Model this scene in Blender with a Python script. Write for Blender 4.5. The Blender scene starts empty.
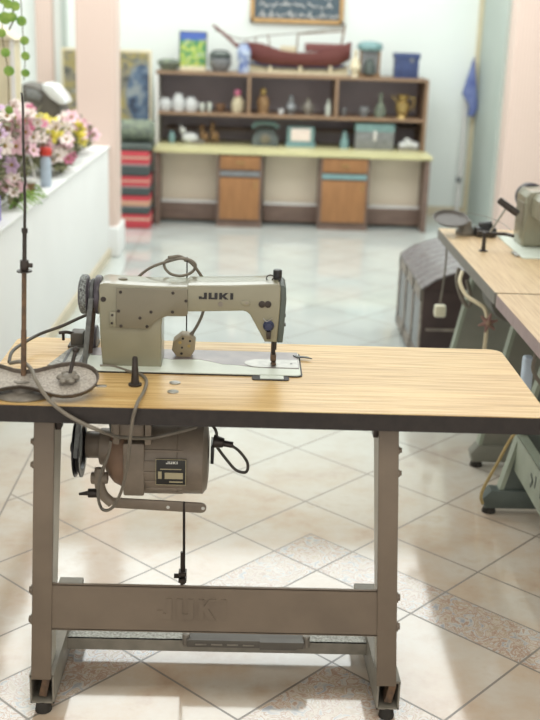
import bpy, bmesh, math, random
from mathutils import Vector, Matrix
random.seed(7)
SC = bpy.context.scene
COL = SC.collection
PI = math.pi

# ------------------------------------------------------------------ camera
FPX, PITCH, ROLL, CH, YAW = 1091.0, 0.303, 0.0345, 1.5177, -0.0265
c, s = math.cos(PITCH), math.sin(PITCH)
fw = Vector((0, c, -s)); up0 = Vector((0, s, c)); r0 = Vector((1, 0, 0))
cr, sr = math.cos(ROLL), math.sin(ROLL)
rt = r0*cr + up0*sr; up = up0*cr - r0*sr
RY = Matrix.Rotation(YAW, 3, 'Z')
fw, rt, up = RY @ fw, RY @ rt, RY @ up
CAMP = Vector((0, 0, CH))
cam = bpy.data.cameras.new('camera'); cam.sensor_fit = 'VERTICAL'; cam.sensor_height = 24
cam.lens = FPX/720*24; cam.clip_end = 60
cam.dof.use_dof = True; cam.dof.focus_distance = 2.62; cam.dof.aperture_fstop = 2.0
camo = bpy.data.objects.new('camera', cam); COL.objects.link(camo)
camo.matrix_world = Matrix.Translation(CAMP) @ Matrix((rt, up, -fw)).transposed().to_4x4()
SC.camera = camo

def _ray(px, py): return fw + rt*((px-270)/FPX) - up*((py-360)/FPX)
def at(px, py, y):                      # the point at depth y seen there
    d = _ray(px, py); return CAMP + d*(y/d.y)
def atz(px, py, z):
    d = _ray(px, py); return CAMP + d*((z-CH)/d.z)
def atx(px, py, x):
    d = _ray(px, py); return CAMP + d*(x/d.x)

# ------------------------------------------------------------------ materials
def mat(name, col, rough=0.6, metal=0.0, var=0.0, scale=20, col2=None, bump=0.0, stretch=None, spec=0.5, detail=4, emit=0, coat=0, trans=0):
    m = bpy.data.materials.new(name); m.use_nodes = True
    nt = m.node_tree; b = nt.nodes['Principled BSDF']
    b.inputs['Roughness'].default_value = rough; b.inputs['Metallic'].default_value = metal
    b.inputs['Specular IOR Level'].default_value = spec
    b.inputs['Coat Weight'].default_value = coat
    b.inputs['Transmission Weight'].default_value = trans
    if col2 is None:
        k = 1-var; col2 = (col[0]*k, col[1]*k, col[2]*k)
    tc = nt.nodes.new('ShaderNodeTexCoord'); mp = nt.nodes.new('ShaderNodeMapping')
    nt.links.new(tc.outputs['Object'], mp.inputs['Vector'])
    if stretch: mp.inputs['Scale'].default_value = stretch
    n = nt.nodes.new('ShaderNodeTexNoise'); n.inputs['Scale'].default_value = scale; n.inputs['Detail'].default_value = detail
    nt.links.new(mp.outputs['Vector'], n.inputs['Vector'])
    r = nt.nodes.new('ShaderNodeValToRGB')
    r.color_ramp.elements[0].position = 0.35; r.color_ramp.elements[1].position = 0.65
    r.color_ramp.elements[0].color = (*col, 1); r.color_ramp.elements[1].color = (*col2, 1)
    nt.links.new(n.outputs['Fac'], r.inputs['Fac']); nt.links.new(r.outputs['Color'], b.inputs['Base Color'])
    if bump:
        bp = nt.nodes.new('ShaderNodeBump'); bp.inputs['Strength'].default_value = bump; bp.inputs['Distance'].default_value = 0.002
        nt.links.new(n.outputs['Fac'], bp.inputs['Height']); nt.links.new(bp.outputs['Normal'], b.inputs['Normal'])
    if emit:
        b.inputs['Emission Color'].default_value = (*col, 1); b.inputs['Emission Strength'].default_value = emit
    return m

M = {}
M['wall'] = mat('wall_paint', (.84, .89, .86), .7, var=.03, scale=2)
M['wall_side'] = mat('wall_grey_green', (.47, .53, .49), .6, var=.05, scale=3)  # return wall's shade is put into this grey-green; the green trim shares it
M['partition'] = mat('partition_paint', (.83, .83, .82), .6, var=.03, scale=3)
M['ceiling'] = mat('ceiling_paint', (.85, .86, .84), .8, var=.02)
M['skirt'] = mat('skirting_tile', (.66, .58, .43), .4, var=.1, scale=8)
M['brown_door'] = mat('brown_door', (.30, .20, .16), .5, var=.2, scale=6)
M['grey_paint'] = mat('stand_paint', (.185, .145, .108), .5, var=.16, scale=9, detail=6)
M['grey_paint_b'] = mat('foot_paint', (.25, .23, .19), .55, var=.2, scale=30, detail=6)
M['lit_channel'] = mat('lit_channel_paint', (.52, .49, .42), .45, var=.1, scale=20)  # leg flange made paler: room light on its inner face is painted in
M['galv'] = mat('speckled_steel', (.36, .36, .32), .45, metal=.3, scale=160, col2=(.16, .15, .13))
M['black_edge'] = mat('black_edging', (.016, .012, .011), .55, scale=60, col2=(.024, .018, .016))
M['machine'] = mat('machine_enamel', (.262, .25, .178), .30, var=.08, scale=14, coat=.4)
M['machine_plate'] = mat('machine_cover_enamel', (.205, .186, .135), .36, var=.08, scale=14)
M['mint'] = mat('mint_enamel', (.70, .76, .68), .38, var=.08, scale=20)
M['bed_worn'] = mat('worn_bed_steel', (.30, .26, .26), .3, metal=.3, scale=18, col2=(.22, .20, .21))
M['chrome'] = mat('bright_steel', (.46, .45, .42), .42, metal=1, var=.2, scale=60)
M['dark_steel'] = mat('dark_steel', (.06, .05, .045), .4, metal=.6, var=.3, scale=50)
M['rust'] = mat('rusty_steel', (.20, .12, .07), .6, metal=.3, scale=70, col2=(.10, .07, .05))
M['black'] = mat('black_plastic', (.016, .016, .018), .35, var=.3, scale=40)
M['black_speck'] = mat('worn_black_knob', (.03, .03, .035), .5, scale=260, col2=(.30, .33, .33))
M['violet_black'] = mat('violet_black_wheel', (.075, .065, .085), .35, var=.3, scale=50)
M['belt'] = mat('grey_belt', (.15, .16, .16), .7, var=.3, scale=80)
M['belt_brown'] = mat('brown_belt_side', (.10, .065, .05), .7, var=.3, scale=80)
M['motor'] = mat('motor_paint', (.27, .22, .17), .45, var=.2, scale=25)
M['motor_red'] = mat('motor_bell_paint', (.30, .19, .13), .5, var=.2, scale=25)
M['cable'] = mat('grey_cable', (.21, .185, .15), .5, var=.15, scale=30)
M['cable_dark'] = mat('dark_cable', (.07, .06, .05), .5, var=.2, scale=30)
M['plug'] = mat('beige_plug', (.36, .29, .18), .45, var=.12, scale=60)
M['dish'] = mat('mottled_dish', (.52, .48, .43), .5, metal=.2, scale=230, col2=(.30, .265, .235), detail=8)
M['dish_rim'] = mat('dish_rim', (.12, .095, .075), .45, metal=.3, var=.3, scale=90)
M['castgrey'] = mat('cast_base', (.27, .245, .21), .5, metal=.2, var=.3, scale=40)
M['white'] = mat('white_print', (.75, .75, .70), .5)
M['gold_print'] = mat('pale_gold_print', (.50, .44, .28), .5)
M['plate_dark'] = mat('nameplate_black', (.02, .02, .018), .4)
M['glass_teal'] = mat('teal_metal', (.22, .37, .38), .4, var=.15, scale=20)
M['shelf_wood'] = mat('dark_shelf_wood', (.21, .14, .11), .5, scale=6, col2=(.15, .10, .08), stretch=(1, 1, 8))
M['shelf_edge'] = mat('brown_shelf_edge', (.30, .19, .12), .5, var=.2, scale=8, stretch=(1, 1, 1))
M['shelf_back'] = mat('mauve_back_panel', (.50, .45, .49), .6, var=.15, scale=4)
M['bay_back'] = mat('beige_bay_panel', (.80, .70, .57), .6, var=.06, scale=4)
M['door_wood'] = mat('orange_door_wood', (.36, .17, .065), .45, scale=5, col2=(.28, .13, .05), stretch=(6, 6, 1))
M['worktop'] = mat('yellow_worktop', (.62, .58, .32), .35, var=.08, scale=8)
M['white_board'] = mat('white_board', (.74, .72, .70), .5)
M['porcelain'] = mat('white_porcelain', (.72, .74, .74), .25, var=.08, scale=40)
M['brass'] = mat('brass', (.50, .36, .14), .35, metal=.6, var=.3, scale=40)
M['grey_obj'] = mat('grey_metalware', (.28, .29, .30), .4, metal=.3, var=.3, scale=40)
M['navy'] = mat('navy_box', (.05, .075, .19), .5, var=.25, scale=30)
M['dial_navy'] = mat('dial_navy', (.03, .04, .10), .4, var=.3)
M['blue_vase'] = mat('blue_white_glaze', (.05, .10, .34), .3, scale=22, col2=(.55, .62, .72))
M['ship_red'] = mat('ship_hull', (.20, .065, .06), .5, var=.2, scale=14, stretch=(1, 1, 8))
M['ship_blue'] = mat('ship_keel', (.07, .09, .20), .5, var=.2)
M['cream'] = mat('cream_wood', (.68, .60, .42), .55, var=.1, scale=14)
M['gold'] = mat('gilt_frame', (.62, .38, .16), .4, metal=.2, var=.25, scale=40)
M['script_bg'] = mat('slate_board', (.09, .13, .16), .6, var=.3, scale=40)
M['wood_brown'] = mat('brown_wood', (.20, .11, .06), .5, var=.3, scale=20)
M['green_glass'] = mat('green_cushion', (.22, .26, .18), .7, scale=30, col2=(.12, .14, .12))
M['blue_white'] = mat('pale_blue_plastic', (.52, .62, .74), .4, var=.1)
M['red'] = mat('red_plastic', (.72, .06, .04), .4, var=.1)
M['leaf'] = mat('leaf_green', (.16, .34, .05), .5, scale=30, col2=(.34, .50, .10))
M['leaf_dark'] = mat('dark_leaf', (.16, .18, .08), .6, scale=40, col2=(.26, .24, .13))
M['stem'] = mat('brown_stem', (.14, .10, .05), .7, var=.3)
M['pink'] = mat('pink_petal', (.84, .46, .56), .6, scale=60, col2=(.88, .68, .74))
M['deep_pink'] = mat('deep_pink_petal', (.78, .24, .38), .6, var=.3, scale=60)
M['pale'] = mat('cream_petal', (.88, .82, .76), .6, scale=60, col2=(.88, .70, .68))
M['mauve'] = mat('mauve_petal', (.66, .42, .66), .6, scale=60, col2=(.78, .62, .80))
M['yellow'] = mat('yellow_petal', (.78, .66, .08), .6, var=.2, scale=60)
M['yellow_core'] = mat('flower_centre', (.35, .22, .04), .7)
M['purple_pot'] = mat('purple_pot', (.30, .24, .62), .5, var=.15)
M['basket'] = mat('wicker', (.36, .22, .10), .7, scale=90, col2=(.18, .10, .05))
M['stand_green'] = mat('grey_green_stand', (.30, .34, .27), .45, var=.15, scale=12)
M['stand_dark'] = mat('dark_green_stand', (.085, .105, .095), .5, var=.2, scale=12)
M['stand_grey'] = mat('grey_brown_stand', (.12, .11, .095), .5, var=.2, scale=12)
M['mauve_edge'] = mat('mauve_edging', (.33, .235, .23), .5, var=.12, scale=30)
M['grey_edge'] = mat('grey_edging', (.19, .175, .155), .5, var=.15, scale=30)
M['chest_side'] = mat('chest_dark_wood', (.055, .032, .03), .5, var=.3, scale=10)
M['chest_top'] = mat('chest_pewter_lid', (.33, .32, .33), .3, metal=.5, scale=14, col2=(.16, .13, .13), stretch=(1, 8, 8))
M['chest_front'] = mat('chest_carved_front', (.30, .26, .22), .5, scale=35, col2=(.16, .13, .11), bump=.5)
M['ivory'] = mat('ivory_plastic', (.74, .70, .54), .4, var=.08)
M['yellow_cord'] = mat('yellow_cord', (.42, .32, .14), .5, var=.2)
M['rosewood'] = mat('reddish_fluff', (.34, .20, .17), .8, var=.3, scale=50)
M['cloth_blue'] = mat('blue_cloth', (.08, .11, .32), .8, scale=9, col2=(.30, .36, .60))
M['blue_frame'] = mat('small_picture_frame', (.55, .50, .35), .5)
M['tray_brown'] = mat('tray_brown', (.10, .085, .075), .5, var=.2, scale=30)
M['stand_mid'] = mat('grey_olive_stand', (.21, .21, .175), .5, var=.15, scale=12)
M['rubber'] = mat('rubber', (.03, .026, .022), .8, var=.3)

def nodes_mat(name, rough=.5):
    m = bpy.data.materials.new(name); m.use_nodes = True
    nt = m.node_tree; b = nt.nodes['Principled BSDF']; b.inputs['Roughness'].default_value = rough
    return m, nt, b
def N(nt, t, **kw):
    n = nt.nodes.new(t)
    for k, v in kw.items():
        if k.startswith('i_'):
            key = k[2:]; n.inputs[int(key) if key.isdigit() else key].default_value = v
        else: setattr(n, k, v)
    return n
def L(nt, a, b): nt.links.new(a, b)
def ramp(nt, fac, stops, interp='LINEAR'):
    r = nt.nodes.new('ShaderNodeValToRGB'); r.color_ramp.interpolation = interp
    e = r.color_ramp.elements
    while len(e) < len(stops): e.new(.5)
    for el, (p, col) in zip(e, stops): el.position = p; el.color = (*col, 1)
    L(nt, fac, r.inputs['Fac']); return r

# laminated wood with long streaks along one axis
def wood_top(name, axis, tones, rough=.3):
    m, nt, b = nodes_mat(name, rough)
    tc = N(nt, 'ShaderNodeTexCoord'); mp = N(nt, 'ShaderNodeMapping')
    mp.inputs['Scale'].default_value = (1.6, 60, 1) if axis == 'x' else (60, 1.6, 1)
    L(nt, tc.outputs['Object'], mp.inputs['Vector'])
    n = N(nt, 'ShaderNodeTexNoise', i_Scale=3.0, i_Detail=6.0, i_Roughness=.65); L(nt, mp.outputs['Vector'], n.inputs['Vector'])
    r = ramp(nt, n.outputs['Fac'], [(.28, tones[0]), (.45, tones[1]), (.6, tones[2]), (.75, tones[1])])
    mp2 = N(nt, 'ShaderNodeMapping'); mp2.inputs['Scale'].default_value = (.6, 8, 1) if axis == 'x' else (8, .6, 1)
    L(nt, tc.outputs['Object'], mp2.inputs['Vector'])
    n2 = N(nt, 'ShaderNodeTexNoise', i_Scale=2.0, i_Detail=3.0); L(nt, mp2.outputs['Vector'], n2.inputs['Vector'])
    mx = N(nt, 'ShaderNodeMix', data_type='RGBA', blend_type='MULTIPLY'); mx.inputs[0].default_value = .35
    r2 = ramp(nt, n2.outputs['Fac'], [(.35, (.72, .66, .6)), (.65, (1, 1, 1))])
    L(nt, r.outputs['Color'], mx.inputs[6]); L(nt, r2.outputs['Color'], mx.inputs[7])
    L(nt, mx.outputs[2], b.inputs['Base Color'])
    return m
M['laminate'] = wood_top('oak_laminate', 'x', [(.37, .19, .055), (.63, .40, .15), (.80, .59, .28)], .33)
M['laminate_r'] = wood_top('oak_laminate_far', 'y', [(.52, .35, .19), (.66, .47, .27), (.76, .58, .36)], .35)

# pleated pink column
m, nt, b = nodes_mat('pink_pleats', .6)
tc = N(nt, 'ShaderNodeTexCoord'); sp = N(nt, 'ShaderNodeSeparateXYZ'); L(nt, tc.outputs['Object'], sp.inputs[0])
mu = N(nt, 'ShaderNodeMath', operation='MULTIPLY'); mu.inputs[1].default_value = 260; L(nt, sp.outputs[0], mu.inputs[0])
si = N(nt, 'ShaderNodeMath', operation='SINE'); L(nt, mu.outputs[0], si.inputs[0])
r = ramp(nt, si.outputs[0], [(0, (.68, .52, .45)), (.6, (.76, .60, .53))]); L(nt, r.outputs['Color'], b.inputs['Base Color'])
M['pillar'] = m

# striped woven cushion: bands over height
def stripes(name, stops):
    m, nt, b = nodes_mat(name, .9)
    tc = N(nt, 'ShaderNodeTexCoord'); sp = N(nt, 'ShaderNodeSeparateXYZ'); L(nt, tc.outputs['Generated'], sp.inputs[0])
    r = ramp(nt, sp.outputs[2], stops, 'CONSTANT'); L(nt, r.outputs['Color'], b.inputs['Base Color'])
    return m
RED, BLK, CRM, ORG, GRY = (.50, .06, .075), (.07, .085, .085), (.55, .40, .30), (.55, .26, .13), (.30, .25, .25)
M['cush_a'] = stripes('cushion_red_over_black', [(0, BLK), (.42, GRY), (.5, RED), (.72, CRM), (.8, RED)])
M['cush_b'] = stripes('cushion_orange_stripe', [(0, BLK), (.4, GRY), (.5, ORG), (.62, CRM), (.72, RED)])
M['cush_c'] = stripes('cushion_red_low', [(0, RED), (.6, CRM), (.75, RED)])

# mosaic panel
m, nt, b = nodes_mat('mosaic_picture', .6)
tc = N(nt, 'ShaderNodeTexCoord')
v = N(nt, 'ShaderNodeTexVoronoi', i_Scale=16.0); L(nt, tc.outputs['Object'], v.inputs['Vector'])
n = N(nt, 'ShaderNodeTexNoise', i_Scale=9.0, i_Detail=5.0); L(nt, tc.outputs['Object'], n.inputs['Vector'])
r = ramp(nt, n.outputs['Fac'], [(.35, (.07, .07, .06)), (.45, (.22, .20, .15)), (.53, (.36, .29, .10)), (.62, (.13, .14, .13)), (.7, (.40, .38, .30))])
sp = N(nt, 'ShaderNodeSeparateXYZ'); L(nt, tc.outputs['Object'], sp.inputs[0])
cx = N(nt, 'ShaderNodeMath', operation='SUBTRACT'); cx.inputs[1].default_value = .10; L(nt, sp.outputs[0], cx.inputs[0])
cz = N(nt, 'ShaderNodeMath', operation='SUBTRACT'); cz.inputs[1].default_value = .93; L(nt, sp.outputs[2], cz.inputs[0])
x2 = N(nt, 'ShaderNodeMath', operation='DIVIDE'); x2.inputs[1].default_value = .14; L(nt, cx.outputs[0], x2.inputs[0])
z2 = N(nt, 'ShaderNodeMath', operation='DIVIDE'); z2.inputs[1].default_value = .26; L(nt, cz.outputs[0], z2.inputs[0])
xx = N(nt, 'ShaderNodeMath', operation='POWER'); xx.inputs[1].default_value = 2; L(nt, x2.outputs[0], xx.inputs[0])
xa = N(nt, 'ShaderNodeMath', operation='ABSOLUTE'); L(nt, x2.outputs[0], xa.inputs[0])
L(nt, xa.outputs[0], xx.inputs[0])
za = N(nt, 'ShaderNodeMath', operation='ABSOLUTE'); L(nt, z2.outputs[0], za.inputs[0])
zz = N(nt, 'ShaderNodeMath', operation='POWER'); zz.inputs[1].default_value = 2; L(nt, za.outputs[0], zz.inputs[0])
ad = N(nt, 'ShaderNodeMath', operation='ADD'); L(nt, xx.outputs[0], ad.inputs[0]); L(nt, zz.outputs[0], ad.inputs[1])
lt = ramp(nt, ad.outputs[0], [(0, (1, 1, 1)), (.72, (.5, .5, .5)), (.99, (0, 0, 0))], 'CONSTANT')
rb = ramp(nt, n.outputs['Fac'], [(.38, (.03, .04, .07)), (.5, (.09, .14, .22)), (.62, (.26, .29, .30))])
mx = N(nt, 'ShaderNodeMix', data_type='RGBA'); L(nt, lt.outputs['Color'], mx.inputs[0]); L(nt, r.outputs['Color'], mx.inputs[6]); L(nt, rb.outputs['Color'], mx.inputs[7])
L(nt, mx.outputs[2], b.inputs['Base Color'])
M['mosaic'] = m

# small landscape picture
m, nt, b = nodes_mat('small_landscape', .5)
tc = N(nt, 'ShaderNodeTexCoord'); sp = N(nt, 'ShaderNodeSeparateXYZ'); L(nt, tc.outputs['Generated'], sp.inputs[0])
n = N(nt, 'ShaderNodeTexNoise', i_Scale=22.0); L(nt, tc.outputs['Object'], n.inputs['Vector'])
r1 = ramp(nt, n.outputs['Fac'], [(.4, (.05, .22, .10)), (.5, (.35, .50, .10)), (.58, (.55, .55, .10)), (.64, (.15, .35, .35))])
r2 = ramp(nt, sp.outputs[2], [(0, (0, 0, 0)), (.74, (0, 0, 0)), (.84, (1, 1, 1))])
mx = N(nt, 'ShaderNodeMix', data_type='RGBA'); L(nt, r2.outputs['Color'], mx.inputs[0]); L(nt, r1.outputs['Color'], mx.inputs[6]); mx.inputs[7].default_value = (.06, .12, .42, 1)
L(nt, mx.outputs[2], b.inputs['Base Color']); M['landscape'] = m

# floor tiles: 33 cm lattice turned 46 degrees, patterned border strips
m, nt, b = nodes_mat('floor_tiles', .16); b.inputs['Specular IOR Level'].default_value = .95; b.inputs['Coat Weight'].default_value = .5; b.inputs['Coat Roughness'].default_value = .09
TS, TA, TX, TY = .3333, .8081, -.2403, 2.8165
tc = N(nt, 'ShaderNodeTexCoord'); sp = N(nt, 'ShaderNodeSeparateXYZ'); L(nt, tc.outputs['Object'], sp.inputs[0])
def mth(op, a, b_=None, clamp=False):
    n = N(nt, 'ShaderNodeMath', operation=op, use_clamp=clamp)
    for i, v_ in enumerate((a, b_)):
        if v_ is None: continue
        if isinstance(v_, (int, float)): n.inputs[i].default_value = v_
        else: L(nt, v_, n.inputs[i])
    return n.outputs[0]
dx = mth('SUBTRACT', sp.outputs[0], TX); dy = mth('SUBTRACT', sp.outputs[1], TY)
ca, sa = math.cos(TA)/TS, math.sin(TA)/TS
A = mth('ADD', mth('MULTIPLY', dx, ca), mth('MULTIPLY', dy, sa))
B = mth('SUBTRACT', mth('MULTIPLY', dx, sa), mth('MULTIPLY', dy, ca))
W_ = .009
def near_int(v_):
    fr = mth('FRACT', v_); return mth('MAXIMUM', mth('LESS_THAN', fr, W_), mth('GREATER_THAN', fr, 1-W_))
def near(v_, k): return mth('LESS_THAN', mth('ABSOLUTE', mth('SUBTRACT', v_, k)), W_*.8)
g = mth('MAXIMUM', near_int(A), near_int(B))
g = mth('MAXIMUM', g, mth('MULTIPLY', near(A, 1.5), mth('GREATER_THAN', B, .5)))
g = mth('MAXIMUM', g, mth('MULTIPLY', near(B, .5), mth('LESS_THAN', A, 1.5)))
side = mth('LESS_THAN', sp.outputs[0], -.75)
g = mth('MULTIPLY', g, mth('SUBTRACT', 1, side))
g = mth('MAXIMUM', g, mth('LESS_THAN', mth('ABSOLUTE', mth('ADD', sp.outputs[0], .75)), .003))
s1 = mth('MULTIPLY', mth('MULTIPLY', mth('GREATER_THAN', B, .5), mth('LESS_THAN', B, 1.0)), mth('LESS_THAN', A, 1.5))
s2 = mth('MULTIPLY', mth('MULTIPLY', mth('GREATER_THAN', A, 1.0), mth('LESS_THAN', A, 1.5)), mth('GREATER_THAN', B, .5))
s3 = mth('MULTIPLY', mth('LESS_THAN', A, 0), mth('GREATER_THAN', B, 2))
strip = mth('MAXIMUM', mth('MAXIMUM', s1, s2), s3)
n1 = N(nt, 'ShaderNodeTexNoise', i_Scale=3.5, i_Detail=8.0, i_Roughness=.6); L(nt, tc.outputs['Object'], n1.inputs['Vector'])
base = ramp(nt, n1.outputs['Fac'], [(.28, (.47, .32, .22)), (.42, (.58, .46, .35)), (.58, (.62, .555, .475)), (.72, (.52, .39, .28))])
n2 = N(nt, 'ShaderNodeTexNoise', i_Scale=26.0, i_Detail=5.0, i_Distortion=1.6); L(nt, tc.outputs['Object'], n2.inputs['Vector'])
deco = ramp(nt, n2.outputs['Fac'], [(.34, (.34, .36, .40)), (.44, (.60, .55, .49)), (.50, (.40, .24, .17)), (.55, (.60, .52, .44)), (.64, (.44, .33, .23)), (.72, (.60, .57, .52))])
mx = N(nt, 'ShaderNodeMix', data_type='RGBA'); L(nt, mth('MULTIPLY', strip, .85), mx.inputs[0]); L(nt, base.outputs['Color'], mx.inputs[6]); L(nt, deco.outputs['Color'], mx.inputs[7])
# tiles turn paler, greener further in: cool back-room light put into the colour
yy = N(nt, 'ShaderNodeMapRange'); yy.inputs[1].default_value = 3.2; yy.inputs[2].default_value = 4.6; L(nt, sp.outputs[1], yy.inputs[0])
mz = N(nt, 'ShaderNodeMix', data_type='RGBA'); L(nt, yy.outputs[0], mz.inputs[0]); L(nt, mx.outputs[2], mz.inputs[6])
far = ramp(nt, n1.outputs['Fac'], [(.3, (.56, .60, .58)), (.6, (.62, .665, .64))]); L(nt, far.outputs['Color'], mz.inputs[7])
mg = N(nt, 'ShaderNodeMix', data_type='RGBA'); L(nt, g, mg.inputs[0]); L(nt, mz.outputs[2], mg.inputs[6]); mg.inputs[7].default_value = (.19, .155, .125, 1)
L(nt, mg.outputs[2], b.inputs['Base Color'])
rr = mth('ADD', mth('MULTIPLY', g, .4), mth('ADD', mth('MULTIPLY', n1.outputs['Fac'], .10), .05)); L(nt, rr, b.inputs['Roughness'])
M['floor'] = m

# ------------------------------------------------------------------ mesh building
def world_loc(o):
    v = Vector((0, 0, 0))
    while o: v += o.location; o = o.parent
    return v
class MB:
    def __init__(self): self.bm = bmesh.new(); self.mi = 0
    def _new(self, faces):
        for f in faces: f.material_index = self.mi
    def box(self, a, b_, bev=0.0, seg=2, rot=None, piv=None):
        a, b_ = Vector(a), Vector(b_); ce = (a+b_)/2; d = b_-a
        r = bmesh.ops.create_cube(self.bm, size=1)
        vs = r['verts']
        for v in vs: v.co = Vector((v.co.x*d.x, v.co.y*d.y, v.co.z*d.z)) + ce
        if bev:
            es = list({e for v in vs for e in v.link_edges})
            r2 = bmesh.ops.bevel(self.bm, geom=es, offset=bev, segments=seg, affect='EDGES', profile=.6)
            vs = list({v for f in r2['faces'] for v in f.verts} | {v for v in vs if v.is_valid})
        if rot is not None:
            p = Vector(piv) if piv is not None else ce
            for v in vs: v.co = p + rot @ (v.co-p)
        self._new({f for v in vs for f in v.link_faces}); return self
    def prism(self, pts, vec, bev=0.0, seg=2, back=True):
        """closed polygon of 3-D points pushed along vec"""
        vec = Vector(vec)
        a = [self.bm.verts.new(Vector(p)) for p in pts]; b_ = [self.bm.verts.new(Vector(p)+vec) for p in pts]
        f0 = self.bm.faces.new(a); f1 = self.bm.faces.new(list(reversed(b_)))
        n = len(a); fs = [f0, f1]
        for i in range(n): fs.append(self.bm.faces.new((a[i], b_[i], b_[(i+1) % n], a[(i+1) % n])))
        bmesh.ops.recalc_face_normals(self.bm, faces=fs)
        vs = a+b_
        if bev:
            es = list(f0.edges)+(list(f1.edges) if back else [])
            r2 = bmesh.ops.bevel(self.bm, geom=es, offset=bev, segments=seg, affect='EDGES', profile=.5, clamp_overlap=True)
            vs = list({v for f in r2['faces'] for v in f.verts} | {v for v in vs if v.is_valid})
        self._new({f for v in vs for f in v.link_faces}); return self
    def cone(self, p0, p1, r0, r1, seg=24, bev=0):
        p0, p1 = Vector(p0), Vector(p1); d = p1-p0
        q = d.to_track_quat('Z', 'Y').to_matrix().to_4x4()
        r = bmesh.ops.create_cone(self.bm, cap_ends=True, segments=seg, radius1=r0, radius2=max(r1, 1e-5), depth=d.length, matrix=Matrix.Translation((p0+p1)/2) @ q)
        vs = r['verts']
        if bev:
            es = [e for e in {e for v in vs for e in v.link_edges} if any(len(f.verts) > 4 for f in e.link_faces)]
            r2 = bmesh.ops.bevel(self.bm, geom=es, offset=bev, segments=2, affect='EDGES', profile=.5)
            vs = list({v for f in r2['faces'] for v in f.verts} | {v for v in vs if v.is_valid})
        self._new({f for v in vs for f in v.link_faces}); return self
    def cyl(self, p0, p1, r, seg=24, bev=0): return self.cone(p0, p1, r, r, seg, bev)
    def lathe(self, prof, ce, axis=(0, 0, 1), seg=28):
        """prof: list of (radius, height) ; closed at ends when radius 0"""
        ce = Vector(ce); q = Vector(axis).normalized().to_track_quat('Z', 'Y').to_matrix()
        rings = []
        for (r, h) in prof:
            if r < 1e-6: rings.append([self.bm.verts.new(ce + q @ Vector((0, 0, h)))])
            else: rings.append([self.bm.verts.new(ce + q @ Vector((r*math.cos(2*PI*k/seg), r*math.sin(2*PI*k/seg), h))) for k in range(seg)])
        fs = []
        for a, b_ in zip(rings, rings[1:]):
            for k in range(seg):
                k2 = (k+1) % seg
                if len(a) == 1 and len(b_) == 1: continue
                if len(a) == 1: fs.append(self.bm.faces.new((a[0], b_[k], b_[k2])))
                elif len(b_) == 1: fs.append(self.bm.faces.new((a[k], b_[0], a[k2])))
                else: fs.append(self.bm.faces.new((a[k], b_[k], b_[k2], a[k2])))
        for ring in (rings[0], rings[-1]):
            if len(ring) > 1: fs.append(self.bm.faces.new(ring))
        bmesh.ops.recalc_face_normals(self.bm, faces=fs)
        self._new(fs); return self
    def ball(self, ce, r, sc=(1, 1, 1), seg=16):
        m_ = Matrix.Translation(Vector(ce)) @ Matrix.Diagonal((r*sc[0], r*sc[1], r*sc[2], 1))
        q = bmesh.ops.create_uvsphere(self.bm, u_segments=seg, v_segments=max(6, seg//2), radius=1, matrix=m_)
        self._new({f for v in q['verts'] for f in v.link_faces}); return self
    def tube(self, pts, r, seg=10, smooth=6, closed=False, taper=None):
        P = [Vector(p) for p in pts]
        if smooth > 1 and len(P) > 2:
            Q = []
            n = len(P); rng = n if closed else n-1
            for i in range(rng):
                p0 = P[(i-1) % n] if (closed or i > 0) else P[0]*2-P[1]
                p1, p2 = P[i], P[(i+1) % n]
                p3 = P[(i+2) % n] if (closed or i+2 < n) else P[-1]*2-P[-2]
                for k in range(smooth):
                    t = k/smooth
                    Q.append(.5*((2*p1)+(p2-p0)*t+(2*p0-5*p1+4*p2-p3)*t*t+(3*p1-p0-3*p2+p3)*t**3))
            if not closed: Q.append(P[-1])
            P = Q
        n = len(P); rings = []; nrm = None
        for i, p in enumerate(P):
            t = (P[(i+1) % n]-P[i-1]) if (closed or 0 < i < n-1) else (P[1]-P[0] if i == 0 else P[-1]-P[-2])
            t.normalize()
            if nrm is None: nrm = t.orthogonal().normalized()
            nrm = (nrm - t*nrm.dot(t)).normalized(); bi = t.cross(nrm)
            rad = r if taper is None else r+(taper-r)*i/(n-1)
            rings.append([self.bm.verts.new(p+(nrm*math.cos(2*PI*k/seg)+bi*math.sin(2*PI*k/seg))*rad) for k in range(seg)])
        fs = []
        rng = n if closed else n-1
        for i in range(rng):
            a, b_ = rings[i], rings[(i+1) % n]
            for k in range(seg): fs.append(self.bm.faces.new((a[k], a[(k+1) % seg], b_[(k+1) % seg], b_[k])))
        if not closed: fs.append(self.bm.faces.new(rings[0])); fs.append(self.bm.faces.new(rings[-1]))
        bmesh.ops.recalc_face_normals(self.bm, faces=fs); self._new(fs); return self
    def rotate(self, R_, piv):
        piv = Vector(piv)
        for v in self.bm.verts: v.co = piv + R_ @ (v.co-piv)
        return self
    def build(self, name, mats, parent=None, ang=35):
        if not isinstance(mats, (list, tuple)): mats = [mats]
        for f in self.bm.faces: f.smooth = True
        for e in self.bm.edges:
            if len(e.link_faces) == 2 and e.calc_face_angle(0) > math.radians(ang): e.smooth = False
        if parent is not None: org = world_loc(parent)
        else:
            xs = [v.co.x for v in self.bm.verts]; ys = [v.co.y for v in self.bm.verts]; zs = [v.co.z for v in self.bm.verts]
            org = Vector(((min(xs)+max(xs))/2, (min(ys)+max(ys))/2, min(zs)))
        for v in self.bm.verts: v.co -= org
        me = bpy.data.meshes.new(name); self.bm.to_mesh(me); self.bm.free()
        for m_ in mats: me.materials.append(M[m_] if isinstance(m_, str) else m_)
        o = bpy.data.objects.new(name, me); COL.objects.link(o)
        if parent is not None: o.parent = parent
        else: o.location = org
        return o
def thing(name, label, cat, loc, group=None):
    o = bpy.data.objects.new(name, None); COL.objects.link(o); o.location = loc; o.empty_display_size = .05
    return tag(o, label, cat, group)
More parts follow.
